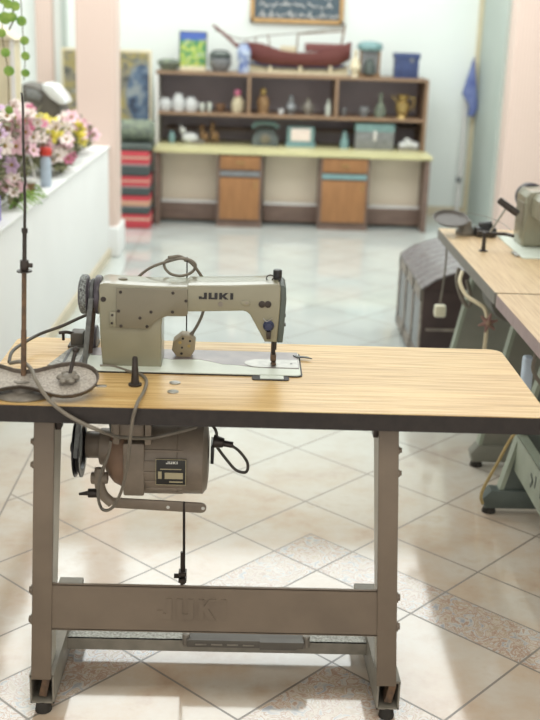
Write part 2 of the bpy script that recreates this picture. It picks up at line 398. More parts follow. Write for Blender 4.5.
def tag(o, label, cat, group=None, kind=None):
    o['label'] = label; o['category'] = cat
    if group: o['group'] = group
    if kind: o['kind'] = kind
    return o
def struct(o): o['kind'] = 'structure'; return o
def copy_thing(root, loc, label, group=None):
    n = root.copy(); COL.objects.link(n); n.location = loc; n['label'] = label
    if group: n['group'] = group
    for ch in list(root.children):
        c1 = ch.copy(); COL.objects.link(c1); c1.parent = n
        for g_ in list(ch.children):
            c2 = g_.copy(); COL.objects.link(c2); c2.parent = c1
    return n
def slab(name, a, b_, m_): return struct(MB().box(a, b_).build(name, m_))

# block capitals, drawn as strokes in a unit box (w x 1)
GLY = {
 'J': [[(0, .0), (.9, .0), (.9, 1), (.56, 1), (.56, .26), (.34, .26), (.34, .42), (0, .42)]],
 'U': [[(0, 0), (1, 0), (1, 1), (.66, 1), (.66, .26), (.34, .26), (.34, 1), (0, 1)]],
 'K': [[(0, 0), (.34, 0), (.34, .38), (.66, 0), (1.05, 0), (.62, .52), (1.05, 1), (.66, 1), (.34, .64), (.34, 1), (0, 1)]],
 'I': [[(0, 0), (.34, 0), (.34, 1), (0, 1)]],
 'O': [[(0, 0), (1, 0), (1, 1), (0, 1)]],
}
def word(mb, txt, org, ux, uz, h, w, depth, gap=.18):
    x = 0
    for ch in txt:
        for poly in GLY[ch]:
            mb.prism([Vector(org)+Vector(ux)*((x+px)*w)+Vector(uz)*(pz*h) for px, pz in poly], depth)
        x += {'I': .34, 'J': .9, 'K': 1.05}.get(ch, 1)+gap
    return mb

# ================================================================== ROOM
slab('floor', (-4.2, -1.0, -.06), (3.6, 9.2, 0), 'floor').location  # origin at centre -> see below
fl = bpy.data.objects['floor']
for v in fl.data.vertices: v.co += fl.location          # lattice is written in room coordinates
fl.location = (0, 0, 0)
slab('ceiling', (-4.2, -1.0, 2.9), (3.6, 9.2, 3.0), 'ceiling')
slab('wall_back', (-4.2, 9.05, 0), (1.86, 9.2, 2.9), 'wall')
slab('wall_left', (-4.2, -1.0, 0), (-4.05, 9.05, 2.9), 'wall')
slab('wall_right', (3.45, -1.0, 0), (3.6, 7.98, 2.9), 'wall')
struct(MB().prism([(1.83, 8.15, 0), (1.83, 9.2, 0), (2.0, 9.2, 0), (2.0, 8.15, 0)], (0, 0, 2.9)).build('wall_right_return', 'wall_side'))
bb = MB().box((-.62, 9.035, 0), (1.83, 9.05, .07)); bb.build('baseboard_back', 'skirt')
struct(bpy.data.objects['baseboard_back'])
slab('trim_1', (1.80, 9.0, .0), (1.83, 9.05, 2.9), 'cream')
# pink pleated columns
pl = MB().box((-1.085, 7.02, 0.0), (-.835, 7.30, 2.9), .03, 3); struct(pl.build('wall_pillar_left', 'pillar'))
pb = MB().box((-1.10, 7.005, 0), (-.815, 7.32, .20), .02, 3); struct(pb.build('trim_2', 'partition'))
struct(MB().box((1.855, 7.95, 0), (2.235, 8.2, 2.9), .02, 3).build('wall_pillar_right', 'pillar'))
struct(MB().box((-1.69, 8.95, 0), (-1.56, 9.06, 2.9), .01).build('wall_pillar_rear', 'pillar'))
slab('trim_3', (-1.50, 9.03, 0), (-1.46, 9.05, 2.9), 'wall_side')
dr = MB().box((2.24, 7.95, 0), (3.45, 8.02, 2.9)).build('door_1', 'brown_door'); struct(dr)
# low partition with a planter ledge
def pedge(y): return -.885-.021*(7.02-y)
def part(x_in, x_back, z0, z1):
    return MB().prism([(pedge(2.2)+x_in, 2.2, z0), (pedge(7.02)+x_in, 7.02, z0), (x_back, 7.02, z0), (x_back, 2.2, z0)], (0, 0, z1-z0), .003)
struct(part(0, -1.50, 0, .70).build('wall_partition', 'partition'))
struct(part(.010, -1.51, .70, .715).build('trim_4', 'partition'))
struct(MB().prism([(pedge(2.2), 2.2, 0), (pedge(2.2)+.012, 2.2, 0), (pedge(7.02)+.012, 7.02, 0), (pedge(7.02), 7.02, 0)], (0, 0, .06)).build('baseboard_partition', 'skirt'))

# ================================================================== MAIN TABLE
TX0, TX1, TY0, TY1, TZ = -.5453, .6328, 2.0772, 2.5588, .76
tbl = thing('sewing_table', 'large oak-laminate sewing machine table with black edge on a brown-grey steel stand, in front', 'table', ((TX0+TX1)/2, (TY0+TY1)/2, 0))
def rrect(x0, x1, y0, y1, r, z, n=8):
    P = []
    for (cx_, cy_, a0) in ((x1-r, y0+r, -90), (x1-r, y1-r, 0), (x0+r, y1-r, 90), (x0+r, y0+r, 180)):
        for k in range(n+1):
            a = math.radians(a0+90*k/n); P.append((cx_+r*math.cos(a), cy_+r*math.sin(a), z))
    return P
MB().prism(rrect(TX0, TX1, TY0, TY1, .03, TZ-.038), (0, 0, .0365), .0008, 1).build('edge_band', 'black_edge', tbl)
MB().prism(rrect(TX0+.001, TX1-.001, TY0+.001, TY1-.001, .03, TZ-.0016), (0, 0, .0016)).build('tabletop', 'laminate', tbl)

def upright(xt0, xt1, xb0, xb1, inner):
    ys = 2.115
    m1 = MB()
    m1.prism([(xb0, ys, .095), (xb1, ys, .095), (xt1, ys, .722), (xt0, ys, .722)], (0, .012, 0), .002)
    # side flange (channel)
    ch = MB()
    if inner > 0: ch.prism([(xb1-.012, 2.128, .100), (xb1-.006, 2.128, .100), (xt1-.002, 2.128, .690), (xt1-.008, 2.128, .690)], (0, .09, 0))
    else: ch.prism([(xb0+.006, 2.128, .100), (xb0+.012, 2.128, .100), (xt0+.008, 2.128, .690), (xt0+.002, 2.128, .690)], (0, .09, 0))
    ch.build('lit_inner_flange', 'lit_channel', tbl)
    l = m1.build('leg', 'grey_paint', tbl)
    ox = -1 if inner > 0 else 1
    for z in (.662, .610, .315, .243):
        t = (z-.095)/.627
        xe = (xb0+(xt0-xb0)*t) if inner > 0 else (xb1+(xt1-xb1)*t)
        r_ = .006 if z > .5 else .0085
        MB().cyl((xe+.001, ys+.010, z), (xe+ox*.007, ys+.010, z), r_, 6).cyl((xe, ys+.010, z), (xe+ox*.003, ys+.010, z), r_*1.35, 16).build('bolt', 'grey_paint', l)
    return l
upright(-.426, -.384, -.452, -.408, 1)
upright(.287, .329, .321, .365, -1)
# inner sliding posts seen at the top
MB().box((-.386, 2.135, .685), (-.374, 2.165, .722), .001).build('sliding_post', 'dark_steel', tbl)
MB().box((.279, 2.135, .685), (.291, 2.165, .722), .001).build('sliding_post', 'dark_steel', tbl)
bm_ = MB(); bm_.prism([(-.408, 2.119, .222), (.318, 2.119, .222), (.308, 2.119, .332), (-.402, 2.119, .332)], (0, .0025, 0))
bm_.prism([(-.402, 2.119, .330), (.308, 2.119, .330), (.308, 2.119, .334), (-.402, 2.119, .334)], (0, .006, 0))
bm_.prism([(-.408, 2.119, .220), (.318, 2.119, .220), (.318, 2.119, .224), (-.408, 2.119, .224)], (0, .03, 0))
beam = bm_.build('crossbeam', 'grey_paint', tbl)
w_ = MB(); word(w_, 'JUKI', (-.172, 2.1190, .254), (1, 0, 0), (0, 0, 1), .050, .036, (0, -.0022, 0), .3); w_.build('embossed_letters', 'grey_paint', beam)
def foot(x0f, x1f, x0b, x1b):
    y0, y1 = 2.128, 2.545
    m1 = MB()
    def bar(xa0, xa1, xb0_, xb1_, z0, z1):
        m1.prism([(xa0, y0, z0), (xa1, y0, z0), (xb1_, y1, z0), (xb0_, y1, z0)], (0, 0, z1-z0))
    t = .004
    bar(x0f, x1f, x0b, x1b, .094, .100)
    bar(x0f, x0f+t, x0b, x0b+t, .026, .096)
    bar(x1f-t, x1f, x1b-t, x1b, .026, .096)
    bar(x0f, x1f, x0b, x1b, .026, .030)
    m1.box((x0b-.004, y1-.05, .094), (x1b+.004, y1+.01, .112), .004)
    f_ = m1.build('foot', 'grey_paint_b', tbl)
    MB().box(((x0f+x1f)/2-.004, y0+.004, .04), ((x0f+x1f)/2+.014, y0+.04, .088), .003, rot=Matrix.Rotation(.2, 3, 'Y')).build('adjusting_screw', 'rust', f_)
    for (a, b_, yy_) in ((x0f, x1f, y0+.012), (x0b, x1b, y1-.03)):
        MB().cone(((a+b_)/2, yy_, 0), ((a+b_)/2, yy_, .027), (b_-a)*.36, (b_-a)*.28, 16, .003).build('rubber_pad', 'rubber', f_)
foot(-.458, -.404, -.456, -.402)
foot(.325, .377, .312, .366)
# galvanised rail between the feet with slots
rl = MB(); 
yA, yB = 2.315, 2.42
rl.box((-.408, yA, .076), (.333, yB, .080), 0)
rl.box((-.408, yA, .052), (.338, yA+.004, .080), 0)
rl.box((-.408, yB-.004, .052), (.338, yB, .080), 0)
rail = rl.build('foot_rail', ['galv'], tbl)
MB().box((-.408, yA-.002, .050), (.338, yA, .079)).build('rail_front', 'grey_paint_b', tbl)
for xs in (-.32, -.20, .17, .245):
    MB().box((xs, 2.372, .0795), (xs+.085, 2.379, .0815)).build('slot_edge', 'white', rail)
# treadle
td = MB(); td.box((-.115, 2.296, .086), (.165, 2.432, .093), .003)
td.box((-.115, 2.294, .074), (.165, 2.299, .093), .001)
td.prism([(.06, 2.288, .074), (.145, 2.288, .074), (.165, 2.288, .086), (.165, 2.288, .094), (.06, 2.288, .094)], (0, .02, 0))
tr = td.build('treadle', 'stand_grey', tbl)
for k in range(4): MB().box((-.095+k*.038, 2.2915, .080), (-.068+k*.038, 2.294, .084), .001).build('tread_rib', 'castgrey', tr)
for xx_ in (-.118, .172): MB().cyl((xx_, 2.312, .07), (xx_, 2.312, .100), .009, 12, .002).build('pivot', 'castgrey', tr)
# pitman rod from the motor lever to the treadle
pr_ = MB(); pr_.cyl((-.126, 2.345, .215), (-.128, 2.345, .43), .0032, 10); pr_.cyl((-.131, 2.345, .098), (-.131, 2.345, .30), .0042, 10)
rod = pr_.build('pitman_rod', 'dark_steel', tbl)
cl_ = MB(); cl_.box((-.139, 2.335, .222), (-.120, 2.356, .232), .001).box((-.139, 2.335, .240), (-.120, 2.356, .250), .001).cyl((-.150, 2.345, .236), (-.136, 2.345, .236), .006, 8)
cl_.build('rod_clamp', 'dark_steel', rod)
# two bright discs and the lift pin on the top
for (px, py) in ((175, 383), (173, 392)):
    p = atz(px, py, TZ); sc_ = MB().lathe([(0, 0), (.012, 0), (.012, .0015), (.009, .0028), (0, .0030)], (p.x, p.y, TZ)).build('screw_cap', 'chrome', tbl)
pn = MB().lathe([(0, 0), (.0145, 0), (.0145, .004), (.0095, .006), (.0085, .012), (.006, .06), (.0045, .064), (0, .065)], (-.228, 2.216, TZ), seg=20)
pn.build('lift_pin', 'dark_steel', tbl)

# ================================================================== SEWING MACHINE HEAD
mc = thing('sewing_machine', 'olive-beige industrial sewing machine with black handwheel on the front table', 'sewing machine', (-.1, 2.385, TZ))
YF = 2.335
def F(px, py, y=YF): return at(px, py, y)
# bed
bd = MB(); bd.prism(rrect(-.352, .131, 2.300, 2.472, .012, TZ+.0002), (0, 0, .0045), .001, 1); bed = bd.build('bed', 'mint', mc)
# worn steel zone of the bed behind the painted front strip
wz = [(-.35, 2.47), (.129, 2.47), (.129, 2.345), (.06, 2.345), (.02, 2.352), (-.01, 2.362), (-.045, 2.366), (-.075, 2.385), (-.10, 2.398), (-.16, 2.392), (-.20, 2.405), (-.35, 2.41)]
MB().prism([(x, y, TZ+.0046) for x, y in reversed(wz)], (0, 0, .0006)).build('worn_bed_patch', 'bed_worn', bed)
gp = MB()
gp.prism(rrect(-.356, .1345, 2.2965, 2.4755, .014, TZ+.0001), (0, 0, .0025)); gp.build('gasket', 'black_edge', mc)
# needle plate: half ellipse plus slide
pp = [(.045+(-.040)*math.cos(a)*1.0, 2.378+.030*math.sin(a)) for a in [PI/2-PI*k/14 for k in range(15)]]
pp = [(x, y) for x, y in pp] + [(.127, 2.348), (.127, 2.408)]
MB().prism([(x, y, TZ+.0053) for x, y in reversed(pp)], (0, 0, .0009)).build('needle_plate', 'chrome', bed)
nd = MB(); nd.cyl((.112, 2.378, TZ+.006), (.112, 2.378, TZ+.0066), .003, 10); nd.cyl((.070, 2.378, TZ+.006), (.070, 2.378, TZ+.0066), .006, 12); nd.build('needle_hole', 'black', bed)
MB().prism([(x, y, TZ+.0054) for x, y in [(.128, 2.425), (.118, 2.442), (.150, 2.436), (.162, 2.420), (.142, 2.428)]], (0, 0, .002)).build('slide_tab', 'black', bed)
lt_ = MB(); lt_.prism(rrect(.022, .104, 2.270, 2.298, .008, TZ), (0, 0, .0022)); lt1 = lt_.build('hook_latch_recess', 'black_edge', mc)
MB().prism(rrect(.040, .092, 2.276, 2.298, .003, TZ+.0022), (0, 0, .001)).build('latch_plate', 'mint', lt1)

# arm and pillar, one casting
ol = [(102.5, 367.5), (99.8, 335), (99, 300), (98.5, 289), (99.5, 284.5), (104, 283.2), (117, 284.2), (150, 286.2), (187, 287), (188, 285.6), (230, 285.6), (278, 284.2), (281, 287), (280.5, 305), (277, 342.5), (264.8, 342), (262.5, 338), (250, 315), (246.5, 312), (243, 311), (215, 311.5), (172, 312), (166, 314), (162.5, 318.5), (161.3, 326), (161.3, 367.5)]
hd = MB(); hd.prism([F(x, y) for x, y in ol], (0, .092, 0), .009, 4); casting = hd.build('arm', 'machine', mc, 30)
# shoulder roundings at the left housing
MB().cyl(F(99, 297, 2.381), F(117, 297, 2.381), .039, 36, .004).build('shaft_housing', 'machine', mc)
# big L-shaped cover plate
cp = [(116.5, 288.5), (187.5, 289.5), (187.8, 314), (185.5, 316.5), (167, 316.5), (160, 319), (153.5, 323), (150, 328), (148, 329.5), (118, 328), (115.8, 326)]
YP = 2.329
cpl = MB(); cpl.prism([F(x, y, YP) for x, y in cp], (0, .008, 0), .0018, 2); cover = cpl.build('cover_plate', 'machine_plate', mc)
for (x, y) in ((120.5, 292), (173, 293), (118.5, 311), (151, 312), (172.5, 312), (121, 326), (147, 326.5), (140, 318), (186, 301)):
    p = F(x, y, YP); MB().lathe([(0, 0), (.0036, 0), (.0036, .0012), (.0028, .0018), (0, .0019)], (p.x, YP+.0004, p.z), (0, -1, 0), 12).build('screw', 'dark_steel', cover)
# hinge lug left of the cover
lg = MB(); lg.prism([F(x, y, 2.330) for x, y in [(110, 312), (115.8, 312), (115.8, 327), (109.5, 326.5)]], (0, .006, 0), .001); lug = lg.build('side_lug', 'machine', mc)
for (x, y) in ((112.3, 315), (112, 323)):
    p = F(x, y, 2.330); MB().cyl((p.x, 2.3302, p.z), (p.x, 2.328, p.z), .0028, 10).build('screw', 'dark_steel', lug)
p = F(103.3, 299.3); MB().lathe([(0, 0), (.0065, 0), (.006, .002), (.003, .0025), (0, .0015)], (p.x, 2.3365, p.z), (0, -1, 0), 14).build('housing_screw', 'dark_steel', mc)
# top details
for (px_, w_r) in ((123, .010), (261, .008)):
    p = at(px_, 279, 2.385); MB().lathe([(0, -.006), (w_r, -.006), (w_r, -.001), (w_r*.55, .001), (0, .001)], (p.x, 2.385, .955)).build('oil_cap', 'machine_plate', mc)
# front screws and eyelets
for (x, y, r1, r2) in ((220.5, 304.2, .0065, .003), (246.5, 303, .0065, .003)):
    p = F(x, y, YF); MB().lathe([(0, 0), (r1, 0), (r1*.8, .003), (0, .003)], (p.x, YF+.0015, p.z), (0, -1, 0), 18).cyl((p.x, YF-.0012, p.z), (p.x, YF-.0022, p.z), r2, 10).build('thread_eyelet', 'castgrey', mc)
p0, p1 = F(242, 303), F(248, 303); MB().prism([F(x, y) for x, y in [(241, 301), (245, 300), (249, 300.5), (250.5, 303), (249, 305.5), (245, 306), (241.5, 304.5)]], (0, -.002, 0), .0008).build('eyelet_boss', 'machine', mc)
for px_ in (262, 268):
    p = F(px_, 304.3); MB().lathe([(0, 0), (.0078, 0), (.0075, .003), (.004, .004), (0, .003)], (p.x, YF+.001, p.z), (0, -1, 0), 16).build('tension_knob', 'dark_steel', mc)
# letters
jk = MB(); o_ = F(198.8, 299.0, YF); e_ = F(233.2, 299.6, YF)
ux = (e_-o_); wtot = (.9+.18+1+.18+1.05+.18+.34)
word(jk, 'JUKI', (o_.x, YF+.0003, o_.z), (1, 0, ux.z/ux.x), (0, 0, 1), .0148, ux.x/wtot, (0, -.0012, 0)); jk.build('logo_letters', 'black', mc)
# dark face plate on the needle end
fp = MB(); fp.prism([F(x, y) for x, y in [(280.5, 285.5), (284, 286), (286.2, 288.5), (286.5, 300), (285, 318), (284.2, 330), (282.6, 343), (277.3, 343), (279, 320), (280.8, 300)]], (0, .088, 0), .003, 2); fpl = fp.build('face_plate', 'stand_dark', mc)
for yy_ in (317, 326): 
    p = F(284.5, yy_); MB().cyl((p.x-.002, YF+.012, p.z), (p.x+.003, YF+.012, p.z), .004, 10).build('screw', 'dark_steel', fpl)
# presser regulator on top
kx = at(277.5, 276, 2.385)
kn = MB(); kn.lathe([(0, 0), (.010, 0), (.010, .005), (.0085, .006), (.0085, .011), (.0100, .013), (.0100, .028), (.0085, .030), (0, .030)], (kx.x, 2.385, .954), seg=18); knob = kn.build('pressure_knob', 'black', mc)
MB().tube([(kx.x-.022, 2.38, .954), (kx.x-.024, 2.38, .967), (kx.x-.016, 2.38, .972), (kx.x-.008, 2.38, .968), (kx.x-.013, 2.38, .960)], .0014, 8).build('top_thread_guide', 'dark_steel', mc)
# tension dial low on the head
p = F(268.5, 325.5)
dl = MB(); dl.lathe([(0, 0), (.0125, 0), (.0125, .004), (.010, .006), (.008, .013), (0, .014)], (p.x, YF, p.z), (0, -1, 0), 20); dial = dl.build('tension_dial', 'dial_navy', mc)
MB().box((p.x-.004, YF-.010, p.z-.030), (p.x+.006, YF+.001, p.z-.012), .002).build('dial_stem', 'dark_steel', dial)
MB().tube([(p.x-.012, YF-.001, p.z+.016), (p.x-.004, YF-.004, p.z+.010), (p.x+.008, YF-.004, p.z+.018)], .0012, 8).build('check_spring', 'chrome', dial)
# needle bar, clamp, presser foot
NX = at(273, 360, 2.378).x
nb = MB(); nb.cyl((NX+.002, 2.378, .800), (NX+.002, 2.378, .830), .0052, 14); nb.cyl((NX+.001, 2.378, .784), (NX+.001, 2.378, .803), .0036, 12); nb.cyl((NX, 2.378, TZ+.004), (NX, 2.378, .786), .0009, 8); nb.build('needle_bar', 'dark_steel', mc)
pf = MB(); pf.cyl((NX-.001, 2.392, .775), (NX-.001, 2.392, .83), .0042, 12)
pf.box((NX-.006, 2.374, .772), (NX+.007, 2.396, .788), .002).prism([(NX-.004, 2.362, TZ+.0068), (NX+.007, 2.362, TZ+.0068), (NX+.007, 2.398, TZ+.0068), (NX-.004, 2.398, TZ+.0068)], (0, 0, .003), .001)
pf.prism([(NX-.003, 2.380, TZ+.008), (NX+.004, 2.380, TZ+.008), (NX+.006, 2.380, TZ+.022), (NX-.004, 2.380, TZ+.022)], (0, .012, 0), .001); pf.build('presser_foot', 'rust', mc)
# handwheel
WY, WZ_ = 2.385, at(85, 294, 2.385).z
xa = at(80.5, 294, 2.385).x
hw = MB(); hw.lathe([(0, 0), (.030, -.002), (.040, .001), (.0432, .005), (.0432, .016), (.041, .019), (.030, .020), (.030, .034), (.042, .035), (.0440, .038), (.0440, .045), (.042, .048), (.02, .052), (0, .052)], (xa, WY, WZ_), (1, 0, 0), 48)
hw.build('handwheel', 'violet_black', mc)
MB().lathe([(.0430, .003), (.0445, .005), (.0445, .015), (.0430, .017)], (xa, WY, WZ_), (1, 0, 0), 48).build('wheel_grip', 'black_speck', mc)
# belt down to the motor pulley
xw = xa+.0285; PYc, PZc, PR = 2.385, .545, .066; xpu = -.376
def strand(y_w, y_p, m_, n_):
    b1 = MB(); b1.prism([(xw-.0055, y_w-.004, WZ_), (xw+.0055, y_w-.004, WZ_), (xpu+.0055, y_p-.004, PZc), (xpu-.0055, y_p-.004, PZc)], (0, .009, 0), .001); b1.build(n_, m_, mc)
strand(WY-.036, PYc-PR+.002, 'belt', 'drive_belt')
strand(WY+.030, PYc+PR-.008, 'belt_brown', 'drive_belt')
ar = MB(); ar.tube([(xw, WY-.031*math.cos(a), WZ_+.031*math.sin(a)) for a in [PI*k/12 for k in range(13)]], .005, 8, 1); ar.build('drive_belt', 'belt', mc)
# slotted grey plate around the belt opening, bobbin winder
bp_ = MB(); bp_.prism([(-.435, 2.33, TZ+.0002), (-.352, 2.33, TZ+.0002), (-.352, 2.47, TZ+.0002), (-.405, 2.47, TZ+.0002)], (0, 0, .004), .001); bpl = bp_.build('belt_slot_plate', 'galv', mc)
for k in range(3): MB().box((-.405+.018*k, 2.345, TZ+.0042), (-.399+.018*k, 2.455, TZ+.0052)).build('slot', 'black', bpl)
wi = thing('bobbin_winder', 'grey-green bobbin winder with a small lever behind the belt on the front table', 'bobbin winder', (-.39, 2.50, TZ))
q0 = at(77, 343, 2.49)
MB().box((q0.x-.014, 2.478, TZ+.0005), (q0.x+.016, 2.522, q0.z+.028), .005).build('body', 'stand_grey', wi)
MB().box((q0.x-.020, 2.475, TZ), (q0.x+.05, 2.53, TZ+.006), .002).build('base', 'stand_grey', wi)
lv = MB(); lv.tube([(q0.x-.004, 2.485, q0.z+.024), (q0.x-.022, 2.48, q0.z+.029), (q0.x-.040, 2.475, q0.z+.028)], .004, 8); lv.cyl((q0.x-.030, 2.478, q0.z+.010), (q0.x-.030, 2.478, q0.z+.030), .0035, 8); lv.build('lever', 'dark_steel', wi)
MB().cyl((q0.x+.030, 2.50, q0.z+.006), (q0.x+.048, 2.50, q0.z+.006), .036, 26, .003).build('friction_wheel', 'violet_black', wi)
MB().cyl((q0.x+.010, 2.50, q0.z+.006), (q0.x+.034, 2.50, q0.z+.006), .005, 12).build('spindle', 'chrome', wi)

# ================================================================== MOTOR
mo = thing('electric_motor', 'brown clutch motor with black belt pulley bolted beneath the front table', 'motor', (-.18, 2.40, .722))
MY, MZ, MR = 2.405, .521, .087
def mx_(px): return at(px, 465, 2.36).x
bd_ = MB(); bd_.lathe([(0, 0), (.060, .0), (.079, .004), (MR, .012), (MR, .115), (MR-.001, .1155), (MR-.001, .117), (MR+.001, .118), (MR+.001, .175), (.076, .184), (.05, .187), (0, .188)], (mx_(133)-.012, MY, MZ), (1, 0, 0), 48)
body = bd_.build('motor_body', 'motor', mo)
for k in range(9):
    a = math.radians(150+k*17)
    yr, zr = MY+MR*math.cos(a), MZ+MR*math.sin(a)
    MB().box((mx_(140), yr-.0025, zr-.0022), (mx_(183), yr+.0025, zr+.0022), .001).build('cooling_rib', 'motor', body)
bl = MB(); bl.lathe([(0, 0), (.030, .0), (.045, .006), (.066, .024), (.074, .040), (.078, .075), (.080, .09), (0, .09)], (mx_(103), MY, MZ), (1, 0, 0), 40); bell = bl.build('end_bell', 'motor_red', mo)
# lug plates over the bell
MB().box((mx_(125), MY-.090, .455), (mx_(146), MY-.06, .585), .006).build('clutch_housing', 'motor', mo)
MB().box((mx_(113), MY-.082, .595), (mx_(146), MY+.05, .632), .006).build('upper_housing', 'motor', mo)
mt_ = MB(); mt_.box((mx_(110)-.006, MY-.075, .690), (mx_(152), MY+.07, .7215), .003).prism([(mx_(112), MY-.07, .60), (mx_(150), MY-.07, .60), (mx_(152), MY-.07, .695), (mx_(106), MY-.07, .695)], (0, .05, 0), .003); mt_.build('mount_bracket', 'stand_dark', mo)
for px_ in (116, 147): MB().box((mx_(px_), MY-.096, .585), (mx_(px_+6), MY-.066, .645), .002).build('bracket_strap', 'motor', mo)
hb = MB(); hb.cyl((mx_(84), MY, PZc), (mx_(108), MY, PZc), .032, 24, .003); hb.cyl((mx_(98), MY, PZc-.004), (mx_(110), MY, PZc-.004), .044, 24, .004); hb.build('shaft_housing', 'motor', mo)
pu = MB(); pu.lathe([(0, -.004), (.012, -.004), (.014, .004), (.052, .006), (.054, .0), (PR+.004, .0), (PR+.004, .003), (PR-.006, .007), (PR-.006, .010), (PR+.004, .014), (PR+.004, .017), (.054, .017), (.05, .010), (.018, .010), (0, .010)], (xpu-.0085, PYc, PZc), (1, 0, 0), 44); pul = pu.build('pulley', 'black', mo)
MB().cyl((xpu-.020, PYc, PZc), (xpu-.006, PYc, PZc), .012, 6).build('pulley_nut', 'dark_steel', pul)
# clutch lever group and the long arm
MB().tube([at(100, 468, 2.35), at(99, 480, 2.345), at(103, 494, 2.345), at(112, 503, 2.345)], .012, 12).build('clutch_fork', 'motor', mo)
MB().cyl(at(91, 478, 2.35), at(108, 478, 2.35), .014, 14, .003).build('clutch_boss', 'motor', mo)
MB().cyl(at(88, 493, 2.34), at(98, 493, 2.34), .011, 10, .002).cone(at(79, 494, 2.34), at(89, 493, 2.34), .003, .006, 10).build('adjusting_spindle', 'dark_steel', mo)
ends = (at(112, 503, 2.343), at(201, 508.3, 2.343)); r_ = .0125
pts = [ends[0]+Vector((0, 0, r_)), ends[0]-Vector((0, 0, r_))]
pts += [ends[1]+Vector((r_*math.cos(a), 0, r_*math.sin(a))) for a in [(-PI/2+PI*k/10) for k in range(11)]]
la = MB(); la.prism(pts, (0, .006, 0), .001); arm_ = la.build('treadle_lever', 'motor', mo)
for px_ in (168, 203):
    pp_ = at(px_, 507.3 if px_ < 200 else 508.3, 2.343); MB().cyl((pp_.x, 2.3428, pp_.z), (pp_.x, 2.3422, pp_.z), .0042, 12).build('hole', 'white', arm_)
# name plate
pl0, pl1 = at(155.5, 485, MY-MR-.006), at(186, 460, MY-MR-.006)
yp = MY-MR-.0045
npm = MB(); npm.box((pl0.x, yp, pl0.z), (pl1.x, yp+.004, pl1.z), .0006); npl = npm.build('nameplate', 'plate_dark', mo)
fm = MB(); th_ = .0012
for (a, b_) in (((pl0.x, pl0.z), (pl1.x, pl0.z+th_)), ((pl0.x, pl1.z-th_), (pl1.x, pl1.z)), ((pl0.x, pl0.z), (pl0.x+th_, pl1.z)), ((pl1.x-th_, pl0.z), (pl1.x, pl1.z))):
    fm.box((a[0], yp-.0006, a[1]), (b_[0], yp+.0004, b_[1]))
fm.build('plate_border', 'gold_print', npl)
wx, hz = pl1.x-pl0.x, pl1.z-pl0.z
t_ = MB(); word(t_, 'JUKI', (pl0.x+wx*.34, yp, pl0.z+hz*.82), (1, 0, 0), (0, 0, 1), hz*.10, wx*.10, (0, -.0006, 0)); t_.build('plate_letters', 'white', npl)
t_ = MB(); t_.box((pl0.x+wx*.30, yp-.0005, pl0.z+hz*.24), (pl0.x+wx*.90, yp, pl0.z+hz*.48)).box((pl0.x+wx*.45, yp-.0005, pl0.z+hz*.10), (pl0.x+wx*.90, yp, pl0.z+hz*.15)).box((pl0.x+wx*.15, yp-.0005, pl0.z+hz*.60), (pl0.x+wx*.85, yp, pl0.z+hz*.63)).box((pl0.x+wx*.08, yp-.0005, pl0.z+hz*.24), (pl0.x+wx*.2, yp, pl0.z+hz*.52)); t_.build('plate_print', 'gold_print', npl)
MB().box((mx_(211)-.002, MY-.03, .515), (mx_(213)+.001, MY+.03, .560), .001).build('end_slot', 'black', mo)
co = MB(); co.cone(at(213, 441, 2.37), at(224, 443, 2.37), .016, .011, 14, .002).cyl(at(222, 443, 2.37), at(233, 445, 2.37), .0075, 12, .001); co.build('cord_gland', 'dark_steel', mo)

def cord(name, label, pts, r, m_, cat='cable', group=None, seg=10):
    o = MB().tube(pts, r, seg, 7).build(name, m_); return tag(o, label, cat, group)
cord('motor_lead', 'short dark lead looping out from the right end of the motor', [at(231, 445, 2.37), at(240, 452, 2.37), at(247.5, 463, 2.37), at(246, 472, 2.37), at(236, 470, 2.375), at(226, 459, 2.38), at(217, 447, 2.385)], .0036, 'cable_dark')
cord('switch_lead', 'dark lead dropping from under the tabletop to the right end of the motor', [at(202, 424, 2.39)-Vector((0, 0, 0)), at(211, 425, 2.385), at(216, 431, 2.375), at(217, 441, 2.372)], .0036, 'cable_dark')
T = TZ+.0045
cord('motor_cable', 'grey cable looping over the front edge of the table beside the lift pin', [atz(100, 366, T), atz(113, 366.5, T), atz(128, 371, T), atz(141, 374.5, T), atz(146.5, 381, T), atz(144, 391, T+.001), at(137.5, 403, 2.070), at(133, 418, 2.068), at(130, 440, 2.09), at(127, 468, 2.16), at(121, 492, 2.20), at(112, 508, 2.23), at(102, 509, 2.26), at(98, 494, 2.28), at(101, 474, 2.285), at(108, 456, 2.285), at(111, 441, 2.285)], .0036, 'cable')
cord('spool_stand_cable', 'grey cable draped over the spool tray and across the black table edge', [at(10, 363, 2.23), at(22, 362, 2.20), at(31, 369, 2.155), at(36, 380, 2.11), at(43, 392, 2.085), at(52, 403, 2.069), at(66, 414, 2.068), at(82, 423, 2.067), at(98, 430, 2.07), at(109, 434, 2.12), at(120, 437, 2.2), at(150, 438, 2.28), at(178, 432, 2.30), at(196, 427, 2.33)], .0042, 'cable')
cord('rear_cable', 'dark cable rising from behind the spool tray past the handwheel', [at(9, 362, 2.25), at(12, 352, 2.30), at(22, 344, 2.40), at(40, 334, 2.48), at(62, 326, 2.50), at(84, 316, 2.50), at(105, 309, 2.50), at(140, 300, 2.50)], .0038, 'cable_dark')

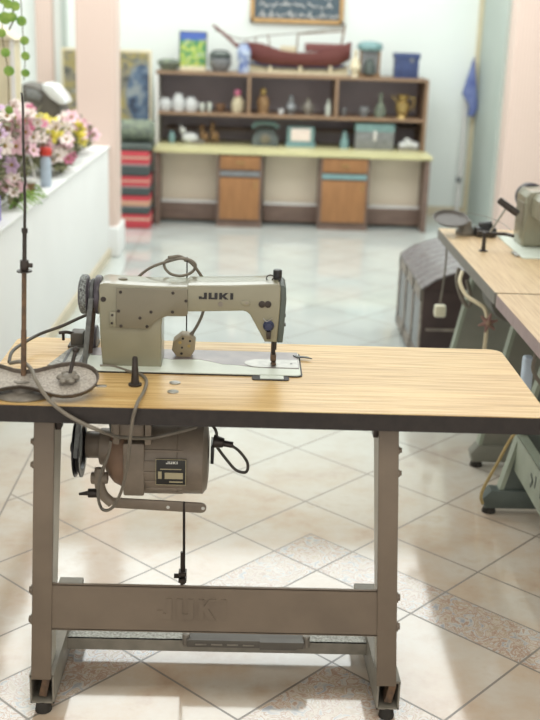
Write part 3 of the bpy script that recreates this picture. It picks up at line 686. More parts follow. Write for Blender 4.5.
# plug and its cord
pg = thing('power_plug', 'beige octagonal power plug lying on the machine bed', 'plug', atz(184, 359, TZ+.0055))
yp2 = 2.415
plp = [(183, 336), (192, 338), (195, 344), (192, 355), (187, 359.5), (176.5, 357.5), (172, 351), (174, 341)]
PL = [(181.5, 335.5), (190.5, 336.5), (195.5, 342.5), (194.5, 351), (190, 358.5), (177, 357.5), (171.8, 350.5), (173, 342)]
MB().prism([at(x, y, yp2) for x, y in PL], (0, .030, .004), .003, 2).build('plug_body', 'plug', pg)
for (x, y, k) in ((183, 338.5, .003), (190, 341, .0026), (189, 346, .004), (180, 342.5, .004), (182, 347.5, .0026), (181.5, 353.5, .003)):
    p_ = at(x, y, yp2); MB().cyl((p_.x, yp2-.0012, p_.z), (p_.x, yp2+.001, p_.z), k, 10).build('screw' if k < .0035 else 'pin', 'dark_steel' if k < .0035 else 'brass', pg)
MB().cone(at(188, 339, 2.428), at(193, 332, 2.432), .006, .0042, 12).build('cord_grip', 'cable', pg)
cord('plug_cord', 'grey cord knotted in a loop above the machine arm and running to the plug', [at(192, 334, 2.43), at(198, 324, 2.45), at(203, 312, 2.47), at(205, 298, 2.50), at(205, 284, 2.50), at(198, 271, 2.49), at(190, 262, 2.48), at(180, 256.5, 2.47), at(172, 257, 2.46), at(168.5, 257.3, 2.455)], .0036, 'cable')
cord('looped_cord', 'grey cord coiled in an open ring behind the top of the machine arm', [at(130, 286, 2.50), at(141, 274.5, 2.49), at(152, 267, 2.48), at(166, 262, 2.47), at(180, 258.5, 2.46), at(190, 260, 2.458), at(195.5, 265, 2.462), at(192, 272, 2.468), at(182, 275.8, 2.472), at(171, 274, 2.472), at(165, 268, 2.474), at(165, 262, 2.478), at(172, 258, 2.48), at(182, 258, 2.49), at(186, 261, 2.495)], .0034, 'cable')
cord('thread_post', 'thin dark rod standing behind the machine arm through the cord ring', [Vector((at(187, 288, 2.485).x, 2.485, TZ)), at(187, 270, 2.475), at(187, 257, 2.475)], .0016, 'dark_steel', 'rod')

# ================================================================== SPOOL STAND
st = thing('thread_stand', 'rusty thread stand with tall rod and peanut-shaped tray on the left of the front table', 'thread stand', (-.452, 2.168, TZ))
b1 = MB(); b1.lathe([(0, 0), (.062, 0), (.064, .003), (.060, .006), (.030, .010), (.022, .018), (.020, .028), (0, .028)], (-.452, 2.150, TZ), seg=32); base_ = b1.build('base', 'castgrey', st)
for a in (25, 150, 210, 330):
    MB().lathe([(0, 0), (.005, 0), (.004, .003), (0, .003)], (-.452+.05*math.cos(math.radians(a)), 2.150+.05*math.sin(math.radians(a)), TZ+.0055), seg=10).build('screw', 'dark_steel', base_)
RT = Matrix.Rotation(math.radians(15), 3, 'X') @ Matrix.Rotation(math.radians(-1), 3, 'Y')
pc = Vector((-.452, 2.145, TZ+.026))
def peanut(rad, waist, h, dr=0):
    P = []
    dxc = .094
    n = 40
    for k in range(n):
        t = 2*PI*k/n
        # union of two discs with a smooth waist
        cx_, cs = math.cos(t), math.sin(t)
        lx_ = (dxc+rad)*cx_
        d_ = max(0, 1-abs(abs(lx_)-dxc)**2/rad**2) if abs(lx_) > dxc else 1
        if abs(lx_) > dxc: hy = rad*math.sqrt(max(d_, 0))
        else:
            u = abs(lx_)/dxc; hy = waist+(rad-waist)*(u*u*(3-2*u))
        P.append(Vector((lx_, math.copysign(hy, cs) if abs(cs) > 1e-6 else 0, h)))
    return P
def peanut_ring(mb, rad_o, w_o, z):
    return [mb.bm.verts.new(pc + RT @ p) for p in peanut(rad_o, w_o, z)]
tr_ = MB()
o1 = peanut_ring(tr_, .060, .026, 0.0); o2 = peanut_ring(tr_, .064, .030, .010); o3 = peanut_ring(tr_, .061, .027, .010); o4 = peanut_ring(tr_, .058, .024, .003)
n_ = len(o1); fs = [tr_.bm.faces.new(list(reversed(o1)))]
for a, b_ in ((o1, o2), (o2, o3), (o3, o4)):
    for k in range(n_):
        f = tr_.bm.faces.new((a[k], a[(k+1) % n_], b_[(k+1) % n_], b_[k])); fs.append(f)
ft = tr_.bm.faces.new(o4); ft.material_index = 1
bmesh.ops.recalc_face_normals(tr_.bm, faces=fs+[ft])
tray = tr_.build('spool_tray', ['dish_rim', 'dish'], st)
for sx in (1, -1):
    pin0 = pc + RT @ Vector((sx*.094, .0, .003))
    if sx == 1:
        ax = Vector((.20, .45, 1)).normalized()
        s1_ = MB(); s1_.cyl(pin0, pin0+ax*.062, .0042, 12, .001); s1_.ball(pin0+ax*.066, .007, seg=12); sp_ = s1_.build('spool_pin', 'dark_steel', tray)
        nt_ = MB()
        for k in range(6):
            a = k*PI/3; v_ = RT @ Vector((math.cos(a)*.016, math.sin(a)*.016, .009)); nt_.ball(pin0+v_, .0085, (1, 1, .75), 10)
        nt_.lathe([(0, 0), (.015, 0), (.015, .010), (.010, .014), (0, .015)], pin0, RT @ Vector((0, 0, 1)), 18); nt_.build('star_nut', 'castgrey', tray)
tb_ = pc + RT @ Vector((.158, -.012, 0))
MB().box(tb_-Vector((.006, .005, .002)), tb_+Vector((.016, .005, .001)), .001).build('tray_tab', 'chrome', tray)
# rod in three lengths with collars
def rp(py, px): return at(px, py, 2.165)
rd = MB(); rd.cyl(rp(378, 23.6), rp(330, 23.8), .0058, 14); rd.build('lower_rod', 'rust', st)
MB().cyl(rp(332, 23.8), rp(268, 24.2), .0050, 14).build('middle_rod', 'rust', st)
cc = rp(270, 24.3); k1 = MB(); k1.cyl(rp(270, 24.3), rp(260, 24.4), .0088, 14, .001).cyl(cc-Vector((0, 0, .0035)), cc-Vector((0, 0, .001)), .0155, 20).cyl(cc+Vector((.006, 0, .010)), cc+Vector((.017, 0, .010)), .0048, 10, .001); k1.build('clamp_collar', 'dark_steel', st)
MB().cyl(rp(262, 24.4), rp(232, 24.6), .0044, 12).build('upper_rod', 'dark_steel', st)
MB().cyl(rp(233, 24.6), rp(228, 24.6), .0062, 12, .001).build('rod_collar', 'dark_steel', st)
MB().tube([rp(230, 24.6), rp(200, 24.9), rp(188, 24.4), rp(182, 25.2), rp(170, 24.4), rp(140, 23.2), rp(112, 23.0), rp(96, 22.4), rp(93, 21.0)], .0030, 10, 6, taper=.0022).build('thread_mast', 'dark_steel', st)

# ================================================================== RIGHT HAND TABLES
RZ = .725
def side_table(y0, y1, edge, stand, leg_ys, label, corner, ox=0):
    t = thing('sewing_table', label, 'table', (1.06, (y0+y1)/2, 0))
    MB().prism(rrect(.783, 1.33, y0, y1, corner, RZ-.040), (0, 0, .0385), .0008, 1).build('edge_band', edge, t)
    MB().prism(rrect(.784, 1.329, y0+.001, y1-.001, corner, RZ-.0016), (0, 0, .0016)).build('tabletop', 'laminate_r', t)
    for (ly, dz) in leg_ys:
        l = MB(); l.prism([(.885+ox*.8+dz, ly, .085), (1.10, ly, .085), (1.16, ly, RZ-.041), (1.00+dz, ly, RZ-.041)], (0, .025, 0), .002).build('leg', stand, t)
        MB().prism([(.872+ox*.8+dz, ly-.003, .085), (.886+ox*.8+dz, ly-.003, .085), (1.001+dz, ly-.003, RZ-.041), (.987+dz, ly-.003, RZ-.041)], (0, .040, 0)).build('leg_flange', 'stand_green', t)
        f_ = MB(); f_.prism([(.835+ox, ly-.012, .022), (1.32, ly-.012, .022), (1.32, ly-.012, .085), (.85+ox, ly-.012, .085), (.826+ox, ly-.012, .055)], (0, .052, 0), .004); f_.build('foot', stand, t)
        for xx in (.855+ox, 1.29): MB().cone((xx, ly+.014, 0), (xx, ly+.014, .024), .024, .017, 14, .002).build('rubber_pad', 'rubber', t)
    ya, yb = leg_ys[0][0], leg_ys[1][0]
    return t
tA = side_table(3.302, 4.40, 'grey_edge', 'stand_mid', ((3.63, -.02), (4.22, -.06)), 'far oak sewing table on the right with grey edge, carrying the rear machine', .012)
tB = side_table(2.15, 3.290, 'mauve_edge', 'stand_dark', ((3.24, 0), (2.30, 0)), 'nearer oak sewing table on the right with mauve edge and pale green stand beam', .012, -.035)
# pale beam of the nearer stand
bmB = MB(); bmB.prism([(.885, 2.30, .145), (.885, 3.245, .155), (.885, 3.245, .275), (.885, 2.30, .275)], (.004, 0, 0)); bmB.box((.885, 2.30, .272), (.915, 3.245, .277)); beamB = bmB.build('crossbeam', 'stand_green', tB)
lb = MB()
def stroke(y0, z0, y1, z1, w=.006):
    d = Vector((0, y1-y0, z1-z0)).normalized(); nrm_ = Vector((0, -d.z, d.y))*w
    lb.prism([Vector((.8845, y0, z0))+nrm_, Vector((.8845, y0, z0))-nrm_, Vector((.8845, y1, z1))-nrm_, Vector((.8845, y1, z1))+nrm_], (-.0008, 0, 0))
def bp(px, py): v_ = atx(px, py, .8845); return v_.y, v_.z
for (a, b_) in (((531, 474), (532.5, 482)), ((532.5, 482), (530, 486)), ((536, 477), (534.5, 488)), ((541, 490), (540, 499))):
    stroke(*bp(*a), *bp(*b_), .005)
lb.build('beam_lettering', 'stand_dark', beamB)
cord('yellow_cord', 'thin yellow cord hanging from the nearer right-hand table down to its foot', [at(545, 398, 3.10), at(532, 415, 3.12), at(512, 437, 3.15), at(498, 462, 3.17), at(485, 485, 3.185), at(481, 496, 3.19), at(482.5, 503.5, 3.20)], .0050, 'yellow_cord')

# machine on the far right table (arm along y)
RY0 = RZ
rm = thing('sewing_machine', 'beige sewing machine cut off by the frame edge, on the far right-hand table', 'sewing machine', (1.17, 3.9, RZ))
MB().prism(rrect(.995, 1.19, 3.83, 4.30, .012, RZ+.0002), (0, 0, .004), .001).build('bed', 'mint', rm)
MB().prism([(1.040, 4.03, RZ+.004), (1.15, 4.03, RZ+.004), (1.15, 4.03, RZ+.196), (1.13, 4.03, RZ+.215), (1.055, 4.03, RZ+.210), (1.040, 4.03, RZ+.190)], (0, .16, 0), .014, 3).build('pillar', 'machine', rm)
MB().prism([(1.060, 3.86, RZ+.125), (1.145, 3.86, RZ+.125), (1.145, 3.86, RZ+.196), (1.13, 3.86, RZ+.210), (1.075, 3.86, RZ+.206), (1.060, 3.86, RZ+.190)], (0, .19, 0), .012, 3).build('arm', 'machine', rm)
MB().prism([(1.036, 4.05, RZ+.08), (1.042, 4.05, RZ+.08), (1.042, 4.05, RZ+.165), (1.036, 4.05, RZ+.165)], (0, .10, 0)).build('cover_plate', 'machine_plate', rm)
MB().lathe([(0, 0), (.05, 0), (.056, .006), (.056, .022), (.03, .024), (.03, .036), (.054, .037), (.054, .05), (0, .052)], (1.10, 4.19, RZ+.165), (0, 1, 0), 32).build('handwheel', 'violet_black', rm)
MB().cyl(at(518, 214, 3.86), at(499, 200, 3.90), .013, 12, .003).build('knee_lifter_rod', 'dark_steel', rm)
MB().cyl(at(507, 207, 3.95), at(490, 232, 3.98), .004, 10).build('thread_guide_rod', 'chrome', rm)
MB().box((.975, 3.86, RZ), (.992, 3.93, RZ+.008), .002).build('hinge_plate', 'chrome', rm)
tag(MB().lathe([(0, 0), (.016, 0), (.016, .004), (.008, .006), (.006, .07), (0, .072)], (at(484.5, 236, 3.95).x, 3.95, RZ)).build('lift_pin', 'dark_steel'), 'dark upright pin on the far right-hand table beside the rear machine', 'pin')
tag(MB().tube([at(477, 232, 4.0), at(492, 233.5, 4.0), at(505, 234, 3.99), at(513, 236, 3.95)], .007, 8).build('knee_bar', 'dark_steel'), 'dark bar lying across the far right-hand table to the rear machine', 'bar')
ts = thing('thread_stand', 'blurred thread stand with oval dark tray at the back corner of the far right-hand table', 'thread stand', (.875, 4.28, RZ))
MB().lathe([(0, 0), (.038, 0), (.040, .012), (.026, .030), (.022, .055), (0, .055)], (.872, 4.28, RZ), seg=24).build('base', 'castgrey', ts)
td_ = MB(); td_.lathe([(0, 0), (.060, .0), (.072, .012), (.068, .013), (.058, .004), (0, .004)], (.808, 4.27, RZ+.055), (.0, -.30, 1), 32); td_.build('spool_tray', 'tray_brown', ts)
bw = MB(); bw.box((.905, 4.22, RZ), (.985, 4.29, RZ+.038), .008); bw.cyl((.92, 4.25, RZ+.038), (.97, 4.25, RZ+.044), .018, 16, .004)
tag(bw.build('bobbin_winder', 'black'), 'low black bobbin winder beside the rear thread stand', 'bobbin winder')
cord('rear_thread', 'fine thread strung from the rear thread stand towards the rear machine', [at(458, 212, 4.25), at(480, 215, 4.1), at(500, 222, 3.95), at(511, 230, 3.86)], .0012, 'castgrey', 'thread')
# hanging ivory socket
cord('socket_cord', 'thin grey cord hanging from the far corner of the right table to the ivory socket', [at(446.5, 243, 4.38), at(446, 262, 4.39), at(443, 285, 4.39), at(440, 303, 4.39)], .004, 'cable')
p = at(440, 311, 4.39)
sk = MB(); sk.box((p.x-.024, 4.375, p.z-.026), (p.x+.024, 4.41, p.z+.026), .012, 3); so = sk.build('cord_switch', 'ivory'); tag(so, 'ivory plastic switch dangling on a cord under the far right-hand table', 'switch')
# things under the right tables
um = thing('electric_motor', 'grey motor with looping cables under the far right-hand table', 'motor', (1.0, 3.95, RZ-.04))
MB().lathe([(0, 0), (.06, 0), (.082, .014), (.085, .03), (.085, .16), (.07, .18), (0, .184)], (.98, 3.82, RZ-.155), (0, 1, 0), 32).build('motor_body', 'stand_grey', um)
MB().box((.94, 3.86, RZ-.09), (1.02, 3.98, RZ-.041), .004).build('mount_bracket', 'stand_grey', um)
MB().lathe([(0, 0), (.055, 0), (.060, .004), (.050, .010), (.060, .016), (.055, .02), (0, .02)], (.98, 3.795, RZ-.155), (0, 1, 0), 28).build('pulley', 'castgrey', um)
cord('motor_cable', 'beige cable looping beneath the grey edge of the far right-hand table', [at(462, 272, 3.75), at(460, 282, 3.7), at(466, 295, 3.66), at(476, 302, 3.62), at(484, 308, 3.60), at(487, 318, 3.58), at(486, 335, 3.57), at(484, 352, 3.57)], .007, 'cream')
cord('belt_loop', 'grey belt ring hanging below the far corner of the far right-hand table', [at(459, 268, 4.0), at(457, 280, 3.99), at(461, 296, 3.98), at(467, 306, 3.98), at(471, 300, 3.98), at(467, 280, 3.99)], .008, 'cable', 'belt')
fl_ = thing('artificial_flower', 'small reddish star-shaped plastic flower hanging under the far right-hand table', 'flower', at(488, 323, 3.56))
p = at(488, 323, 3.56); ffm = MB()
for k in range(6):
    a = k*PI/3+.3; d = Vector((math.cos(a), 0, math.sin(a)))
    ffm.cone(p+d*.004, p+d*.034, .010, .003, 8)
ffm.build('petals', 'rosewood', fl_); MB().ball(p+Vector((0, -.01, 0)), .011, seg=10).build('centre', 'motor_red', fl_)
cord('hanging_cable', 'pale cable looping down below the mauve-edged right-hand table', [at(516, 318, 3.15), at(527, 330, 3.1), at(534, 341, 3.08), at(536, 352, 3.06), at(533, 368, 3.05), at(538, 380, 3.05), at(546, 388, 3.05)], .006, 'cable')
rg_ = MB()
p = at(526, 372, 3.12); rg_.box((p.x-.012, 3.10, p.z-.055), (p.x+.018, 3.14, p.z+.050), .010, 3)
tag(rg_.build('rag', 'blue_white'), 'pale blue rag hanging beneath the mauve-edged right-hand table', 'rag')

# ================================================================== CHEST
ch = thing('storage_chest', 'old domed wooden chest with pewter-coloured slatted lid behind the right-hand tables', 'chest', (1.12, 5.05, 0))
X0, X1, Y0, Y1 = .800, 1.36, 4.72, 5.48
MB().box((X0, Y0, .03), (X1, Y1, .385), .004).build('chest_body', 'chest_side', ch)
for (xx, yy_) in ((X0+.04, Y0+.05), (X0+.04, Y1-.05), (X1-.04, Y0+.05), (X1-.04, Y1-.05)):
    MB().box((xx-.035, yy_-.035, 0), (xx+.035, yy_+.035, .04), .006).build('chest_foot', 'chest_front', ch)
n = 10; arc = []
for k in range(n+1):
    t = k/n; arc.append((X0-.008+(X1-X0+.016)*t, Y0-.006, .387+.098*math.sin(PI*t)**.75))
ld = MB(); ld.prism(arc, (0, Y1-Y0+.012, 0), .0); lid = ld.build('lid', 'chest_side', ch)
for k in range(8):
    y0 = Y0-.004+k*(Y1-Y0+.008)/8
    a2 = [(p_[0], y0+.004, p_[2]+.001) for p_ in arc]; a3 = [(p_[0], y0+.004, p_[2]+.009) for p_ in reversed(arc)]
    MB().prism(a2+a3, (0, (Y1-Y0)/8-.006, 0), .002, 1).build('lid_slat', 'chest_top', lid)
fr_ = MB()
fr_.box((X0-.008, Y0, .03), (X0, Y1, .085)).box((X0-.008, Y0, .33), (X0, Y1, .385))
for yy_ in (Y0, Y0+.24, Y0+.48, Y1-.04): fr_.box((X0-.008, yy_, .03), (X0, yy_+.04, .385))
fr_.build('carved_frame', 'chest_front', ch)
for k in range(3): MB().box((X0-.003, Y0+.04+.24*k, .085), (X0+.002, Y0+.24+.24*k, .33), .002).build('front_panel', 'grey_obj', ch)
MB().box((X0+.02, Y0-.006, .20), (X0+.16, Y0, .212)).build('end_rail', 'chest_front', ch)

# ================================================================== COUNTER + HUTCH
CX0, CX1, CY, CD = -.692, 1.368, 8.20, 9.0
def zc(px, py, y=CY): return at(px, py, y).z
WT = .575
tag(MB().box((CX0-.01, CY-.01, WT-.028), (CX1+.01, 9.0, WT), .004).build('worktop', 'worktop'), 'long pale yellow worktop running along the back of the room', 'worktop')
cf = thing('counter_base', 'dark wooden counter carcass with open bays under the yellow worktop', 'counter', (.34, 8.6, 0))
MB().box((CX0, CY+.02, 0), (CX0+.035, 8.98, WT-.028), .002).build('side_panel', 'shelf_wood', cf)
MB().box((CX1-.035, CY+.01, 0), (CX1, 8.98, WT-.028), .002).build('side_panel', 'shelf_wood', cf)
for (a, b_) in ((CX0+.035, -.218), (.130, .548), (.928, CX1-.035)):
    MB().box((a, 8.46, .165), (b_, 8.475, WT-.029), .001).build('back_panel', 'bay_back', cf)
    MB().box((a, CY+.18, .150), (b_, 8.475, .165), .002).build('bottom_shelf', 'white_board', cf)
    MB().box((a, CY+.18, .02), (b_, CY+.20, .150), .002).build('kick_panel', 'shelf_wood', cf)
def pedestal(x0, x1, label, strip):
    pd = thing('pedestal_cabinet', label, 'cabinet', ((x0+x1)/2, 8.5, 0), 'pedestal cabinets under the worktop')
    MB().box((x0, CY+.02, .0), (x1, 8.95, WT-.029), .003).build('carcass', 'shelf_wood', pd)
    dx0, dx1 = x0+.022, x1-.022
    d = MB().box((dx0, CY, .435), (dx1, CY+.022, .535), .003).build('drawer', 'door_wood', pd)
    MB().box(((dx0+dx1)/2-.03, CY-.012, .482), ((dx0+dx1)/2+.03, CY, .492), .003).build('handle', 'brass', d)
    MB().box((dx0, CY+.005, .385), (dx1, CY+.021, .42), .002).build('grip_strip', strip, pd)
    dd = MB().box((dx0, CY, .060), (dx1, CY+.022, .372), .003).build('door', 'door_wood', pd)
    MB().box((dx1-.035, CY-.010, .30), (dx1-.025, CY, .35), .002).build('handle', 'brass', dd)
    MB().box((x0, CY+.01, 0), (x1, CY+.02, .035)).build('plinth', 'shelf_wood', pd)
    return pd
pedestal(at(216.5, 200, CY).x, at(262, 200, CY).x, 'left pedestal cabinet with orange wood drawer and door under the worktop', 'grey_obj')
pedestal(at(318.5, 200, CY).x, at(368.5, 200, CY).x, 'right pedestal cabinet with orange wood door and pale metal grip strip', 'glass_teal')

HY0, HY1 = 8.50, 8.96
hx0, hx1 = at(155.5, 110, HY0).x, at(427.5, 110, HY0).x
ht = at(300, 75.5, HY0).z; hm = at(300, 116, HY0).z
hu = thing('display_hutch', 'wide open-fronted wooden hutch standing on the yellow worktop', 'shelf unit', ((hx0+hx1)/2, 8.73, WT))
MB().box((hx0, HY0, ht-.022), (hx1, HY1, ht), .003).build('top_board', 'shelf_edge', hu)
MB().box((hx0, HY0, WT), (hx0+.018, HY1, ht-.022), .002).build('side_panel', 'white_board', hu)
MB().box((hx1-.022, HY0, WT), (hx1, HY1, ht-.022), .002).build('side_panel', 'shelf_edge', hu)
MB().box((hx0+.018, HY1-.015, WT), (hx1-.022, HY1, ht-.022)).build('back_panel', 'shelf_back', hu)
MB().box((hx0+.018, HY0, hm-.022), (hx1-.022, HY1-.015, hm), .002).build('shelf', 'shelf_edge', hu)
for px_ in (249, 337):
    xx = at(px_, 95, HY0).x; MB().box((xx-.012, HY0, hm), (xx+.012, HY1-.015, ht-.022), .002).build('divider', 'shelf_edge', hu)
for (a, b_, zz_) in ((166, 252, 126), (316, 356, 129), (395, 425, 126)):
    z_ = at(a, zz_, 8.8).z; MB().box((at(a, zz_, 8.75).x, 8.72, z_-.010), (at(b_, zz_, 8.75).x, HY1-.016, z_), .001).build('inner_shelf', 'shelf_wood', hu)

# ---- pots and ornaments
def pot(name, label, cat, px, zb, y, prof, m_, group=None, extras=None, pyref=100):
    x = at(px, pyref, y).x
    t = thing(name, label, cat, (x, y, zb), group)
    MB().lathe(prof, (x, y, zb), seg=20).build('body', m_, t)
    if extras: extras(t, x, y, zb)
    return t
def vase_prof(r, h): return [(0, 0), (r*.55, 0), (r*.6, h*.05), (r, h*.38), (r*.85, h*.62), (r*.4, h*.82), (r*.5, h*.98), (r*.42, h), (0, h*.97)]
def cup_prof(r, h): return [(0, 0), (r*.6, 0), (r*.9, h*.4), (r, h), (r*.93, h), (r*.8, h*.5), (0, h*.1)]
def jar_prof(r, h): return [(0, 0), (r*.8, 0), (r, h*.2), (r, h*.65), (r*.7, h*.8), (r*.7, h*.86), (r*.75, h*.87), (r*.5, h*.97), (0, h)]
def handle_(m_, r, h, spout=True):
    def f(t, x, y, z):
        MB().tube([(x+r*.8, y, z+h*.62), (x+r*1.45, y, z+h*.6), (x+r*1.4, y, z+h*.3), (x+r*.85, y, z+h*.22)], r*.12, 8).build('handle', m_, t)
        if spout: MB().tube([(x-r*.8, y, z+h*.3), (x-r*1.2, y, z+h*.45), (x-r*1.5, y, z+h*.72)], r*.17, 8, taper=r*.09).build('spout', m_, t)
        MB().ball((x, y, z+h*1.03), r*.16, seg=10).build('lid_knob', m_, t)
    return f
yy1 = 8.62
pot('teapot', 'small white teapot at the left end of the upper hutch shelf', 'teapot', 165, hm, yy1, jar_prof(.050, .10), 'porcelain', 'white teapots on the upper shelf', handle_('porcelain', .05, .09), 105)
pot('teapot', 'taller white teapot, second from the left end of the upper hutch shelf', 'teapot', 178.5, hm, yy1, jar_prof(.048, .135), 'porcelain', 'white teapots on the upper shelf', handle_('porcelain', .045, .12), 105)
pot('teapot', 'white teapot just right of the tallest white teapot on the upper shelf', 'teapot', 191, hm, yy1, jar_prof(.050, .11), 'porcelain', 'white teapots on the upper shelf', handle_('porcelain', .048, .10), 105)
pot('cup', 'pale green cup beside the white teapots', 'cup', 202.5, hm, yy1, cup_prof(.018, .065), 'mint', 'pale green cups on the upper shelf', None, 108)
pot('cup', 'pale green cup next to the small brown bowl', 'cup', 209.5, hm, yy1, cup_prof(.018, .070), 'mint', 'pale green cups on the upper shelf', None, 108)
pot('bowl', 'small brown bowl between the green cups and the rose jar', 'bowl', 220.5, hm, yy1, cup_prof(.040, .065), 'wood_brown', None, None, 108)
def rose(t, x, y, z): MB().ball((x-.005, y, z+.15), .03, (1, 1, .9), 12).build('stopper', 'deep_pink', t)
pot('jar', 'cream jar with a red flower top just left of the first hutch divider', 'jar', 238, hm, yy1, jar_prof(.052, .125), 'cream', None, rose, 105)
def hd_(t, x, y, z): MB().ball((x, y, z+.165), .028, (1, 1, 1.1), 12).build('head', 'brass', t)
pot('figurine', 'tan ceramic figurine right of the first hutch divider', 'figurine', 263, hm, yy1, [(0, 0), (.045, 0), (.04, .03), (.05, .07), (.045, .11), (.022, .14), (0, .145)], 'basket', None, hd_, 105)
def hd2(t, x, y, z): MB().ball((x, y, z+.125), .022, (1, 1, 1), 12).build('lid', 'grey_obj', t)
pot('urn', 'grey lidded urn in the middle bay of the upper shelf', 'urn', 291, hm, yy1, vase_prof(.045, .12), 'grey_obj', None, hd2, 105)
pot('cup', 'white cup beside the grey urn in the middle bay', 'cup', 281, hm, 8.58, cup_prof(.022, .04), 'porcelain', None, None, 110)
pot('coffee_pot', 'dull grey coffee pot in the middle bay of the upper shelf', 'coffee pot', 308, hm, yy1, vase_prof(.040, .13), 'castgrey', None, handle_('castgrey', .035, .11), 105)
pot('bottle', 'slim pale green bottle just left of the second hutch divider', 'bottle', 328.5, hm, yy1, [(0, 0), (.020, 0), (.022, .07), (.010, .095), (.010, .12), (0, .12)], 'mint', None, None, 105)
pot('cup', 'small grey cup right of the second hutch divider', 'cup', 344, hm, yy1, cup_prof(.022, .06), 'grey_obj', None, None, 108)
pot('bowl', 'grey footed bowl in the right bay of the upper shelf', 'bowl', 364, hm, yy1, cup_prof(.045, .075), 'grey_obj', None, None, 108)
pot('bottle', 'slender grey-green ewer left of the brass jug', 'ewer', 380.5, hm, yy1, [(0, 0), (.040, 0), (.048, .04), (.03, .09), (.014, .12), (.018, .17), (.008, .19), (0, .19)], 'green_glass', None, None, 105)
pot('jug', 'wide brass jug at the right end of the upper shelf', 'jug', 402.5, hm, yy1, [(0, 0), (.045, 0), (.035, .02), (.058, .07), (.055, .11), (.032, .135), (.052, .175), (.046, .175), (0, .14)], 'brass', None, lambda t, x, y, z: [MB().tube([(x+.05, y, z+.15), (x+.088, y, z+.15), (x+.08, y, z+.08), (x+.054, y, z+.07)], .007, 8).build('handle', 'brass', t), MB().tube([(x-.045, y, z+.12), (x-.07, y, z+.15), (x-.09, y, z+.165)], .008, 8, taper=.004).build('spout', 'brass', t)], 105)
# lower row on the worktop
y2 = 8.60
pot('bottle', 'small blue-grey bottle at the left end of the lower hutch row', 'bottle', 172, WT, y2, jar_prof(.024, .09), 'glass_teal', None, None, 142)
rb_ = thing('ornament', 'white and grey carved animal ornament on the left of the lower hutch row', 'ornament', (at(190, 142, y2).x, y2, WT))
x = at(190, 142, y2).x
MB().ball((x, y2, WT+.042), .055, (1.2, .7, .75), 16).build('body', 'porcelain', rb_); MB().ball((x-.055, y2, WT+.095), .026, (1, .8, 1), 12).build('head', 'porcelain', rb_); MB().cone((x-.066, y2, WT+.108), (x-.074, y2, WT+.142), .010, .003, 8).build('ear', 'porcelain', rb_)
MB().box((x+.0, y2-.03, WT+.0), (x+.115, y2+.03, WT+.03), .01).build('base', 'castgrey', rb_)
for (px_, lab, hh) in ((204, 'brown camel figurine left of its taller twin', .13), (214.5, 'taller brown camel figurine beside the dark desk telephone', .15)):
    x = at(px_, 142, y2).x; fg = thing('figurine', lab, 'figurine', (x, y2+.03, WT), 'brown figurines in the lower hutch row')
    MB().ball((x, y2+.03, WT+hh*.42), .034, (1, .7, 1.0), 14).build('body', 'basket', fg); MB().tube([(x-.01, y2+.03, WT+hh*.5), (x-.022, y2+.03, WT+hh*.75), (x-.012, y2+.03, WT+hh)], .013, 8, taper=.010).build('neck', 'basket', fg)
    MB().ball((x-.018, y2+.03, WT+hh*1.02), .017, (1.3, .8, .9), 10).build('head', 'wood_brown', fg)
    for sx in (-.02, .02): MB().cone((x+sx, y2+.03, WT), (x+sx, y2+.03, WT+hh*.3), .007, .010, 8).build('leg', 'basket', fg)
x = at(265, 140, y2).x
ph = thing('telephone', 'dark vintage desk telephone in the lower hutch row', 'telephone', (x, y2, WT))
MB().prism([(x-.105, y2-.06, WT), (x+.105, y2-.06, WT), (x+.098, y2-.04, WT+.07), (x+.058, y2, WT+.13), (x-.058, y2, WT+.13), (x-.098, y2-.04, WT+.07)], (0, .10, 0), .012, 2).build('body', 'stand_dark', ph)
MB().cyl((x, y2-.068, WT+.055), (x, y2-.055, WT+.06), .040, 22, .004).build('dial', 'castgrey', ph)
MB().tube([(x-.10, y2+.03, WT+.135), (x-.06, y2+.03, WT+.165), (x+.06, y2+.03, WT+.165), (x+.10, y2+.03, WT+.135)], .016, 10).build('handset', 'glass_teal', ph)
x = at(300.5, 137, y2).x
tv = thing('monitor', 'pale teal small desktop monitor with cream screen in the lower hutch row', 'monitor', (x, y2, WT))
MB().box((x-.105, y2-.03, WT+.025), (x+.105, y2+.07, WT+.155), .012, 3).build('case', 'glass_teal', tv); MB().box((x-.075, y2-.035, WT+.045), (x+.075, y2-.028, WT+.140), .004).build('screen', 'pale', tv)
MB().box((x-.115, y2-.05, WT), (x+.115, y2+.06, WT+.028), .005).build('base', 'glass_teal', tv)
pot('ornament', 'small teal conical ornament right of the pale monitor', 'ornament', 344.5, WT, y2, [(0, 0), (.035, 0), (.033, .05), (.018, .10), (.012, .13), (0, .135)], 'glass_teal', None, None, 140)
x = at(374, 137, y2).x
sb = thing('storage_box', 'large grey box with teal lid and white clasp in the lower hutch row', 'box', (x, y2, WT))
MB().box((x-.150, y2-.06, WT), (x+.150, y2+.10, WT+.155), .008).build('body', 'grey_obj', sb); MB().box((x-.153, y2-.066, WT+.135), (x+.153, y2+.10, WT+.200), .012).build('lid', 'glass_teal', sb)
MB().box((x-.010, y2-.072, WT+.07), (x+.010, y2-.058, WT+.145), .003).build('clasp', 'white_board', sb)
x = at(409, 144, y2).x
wo = thing('rock_ornament', 'lumpy white and grey ornament at the right end of the lower hutch row', 'ornament', (x, y2, WT))
rk = MB()
for (a, b_, r_) in ((-.05, .035, .038), (0, .045, .045), (.045, .035, .040), (-.02, .075, .025)): rk.ball((x+a, y2, WT+b_), r_, (1, .8, .8), 12)
rk.build('body', 'porcelain', wo); MB().box((x-.085, y2-.035, WT), (x+.085, y2+.035, WT+.018), .006).build('base', 'castgrey', wo)

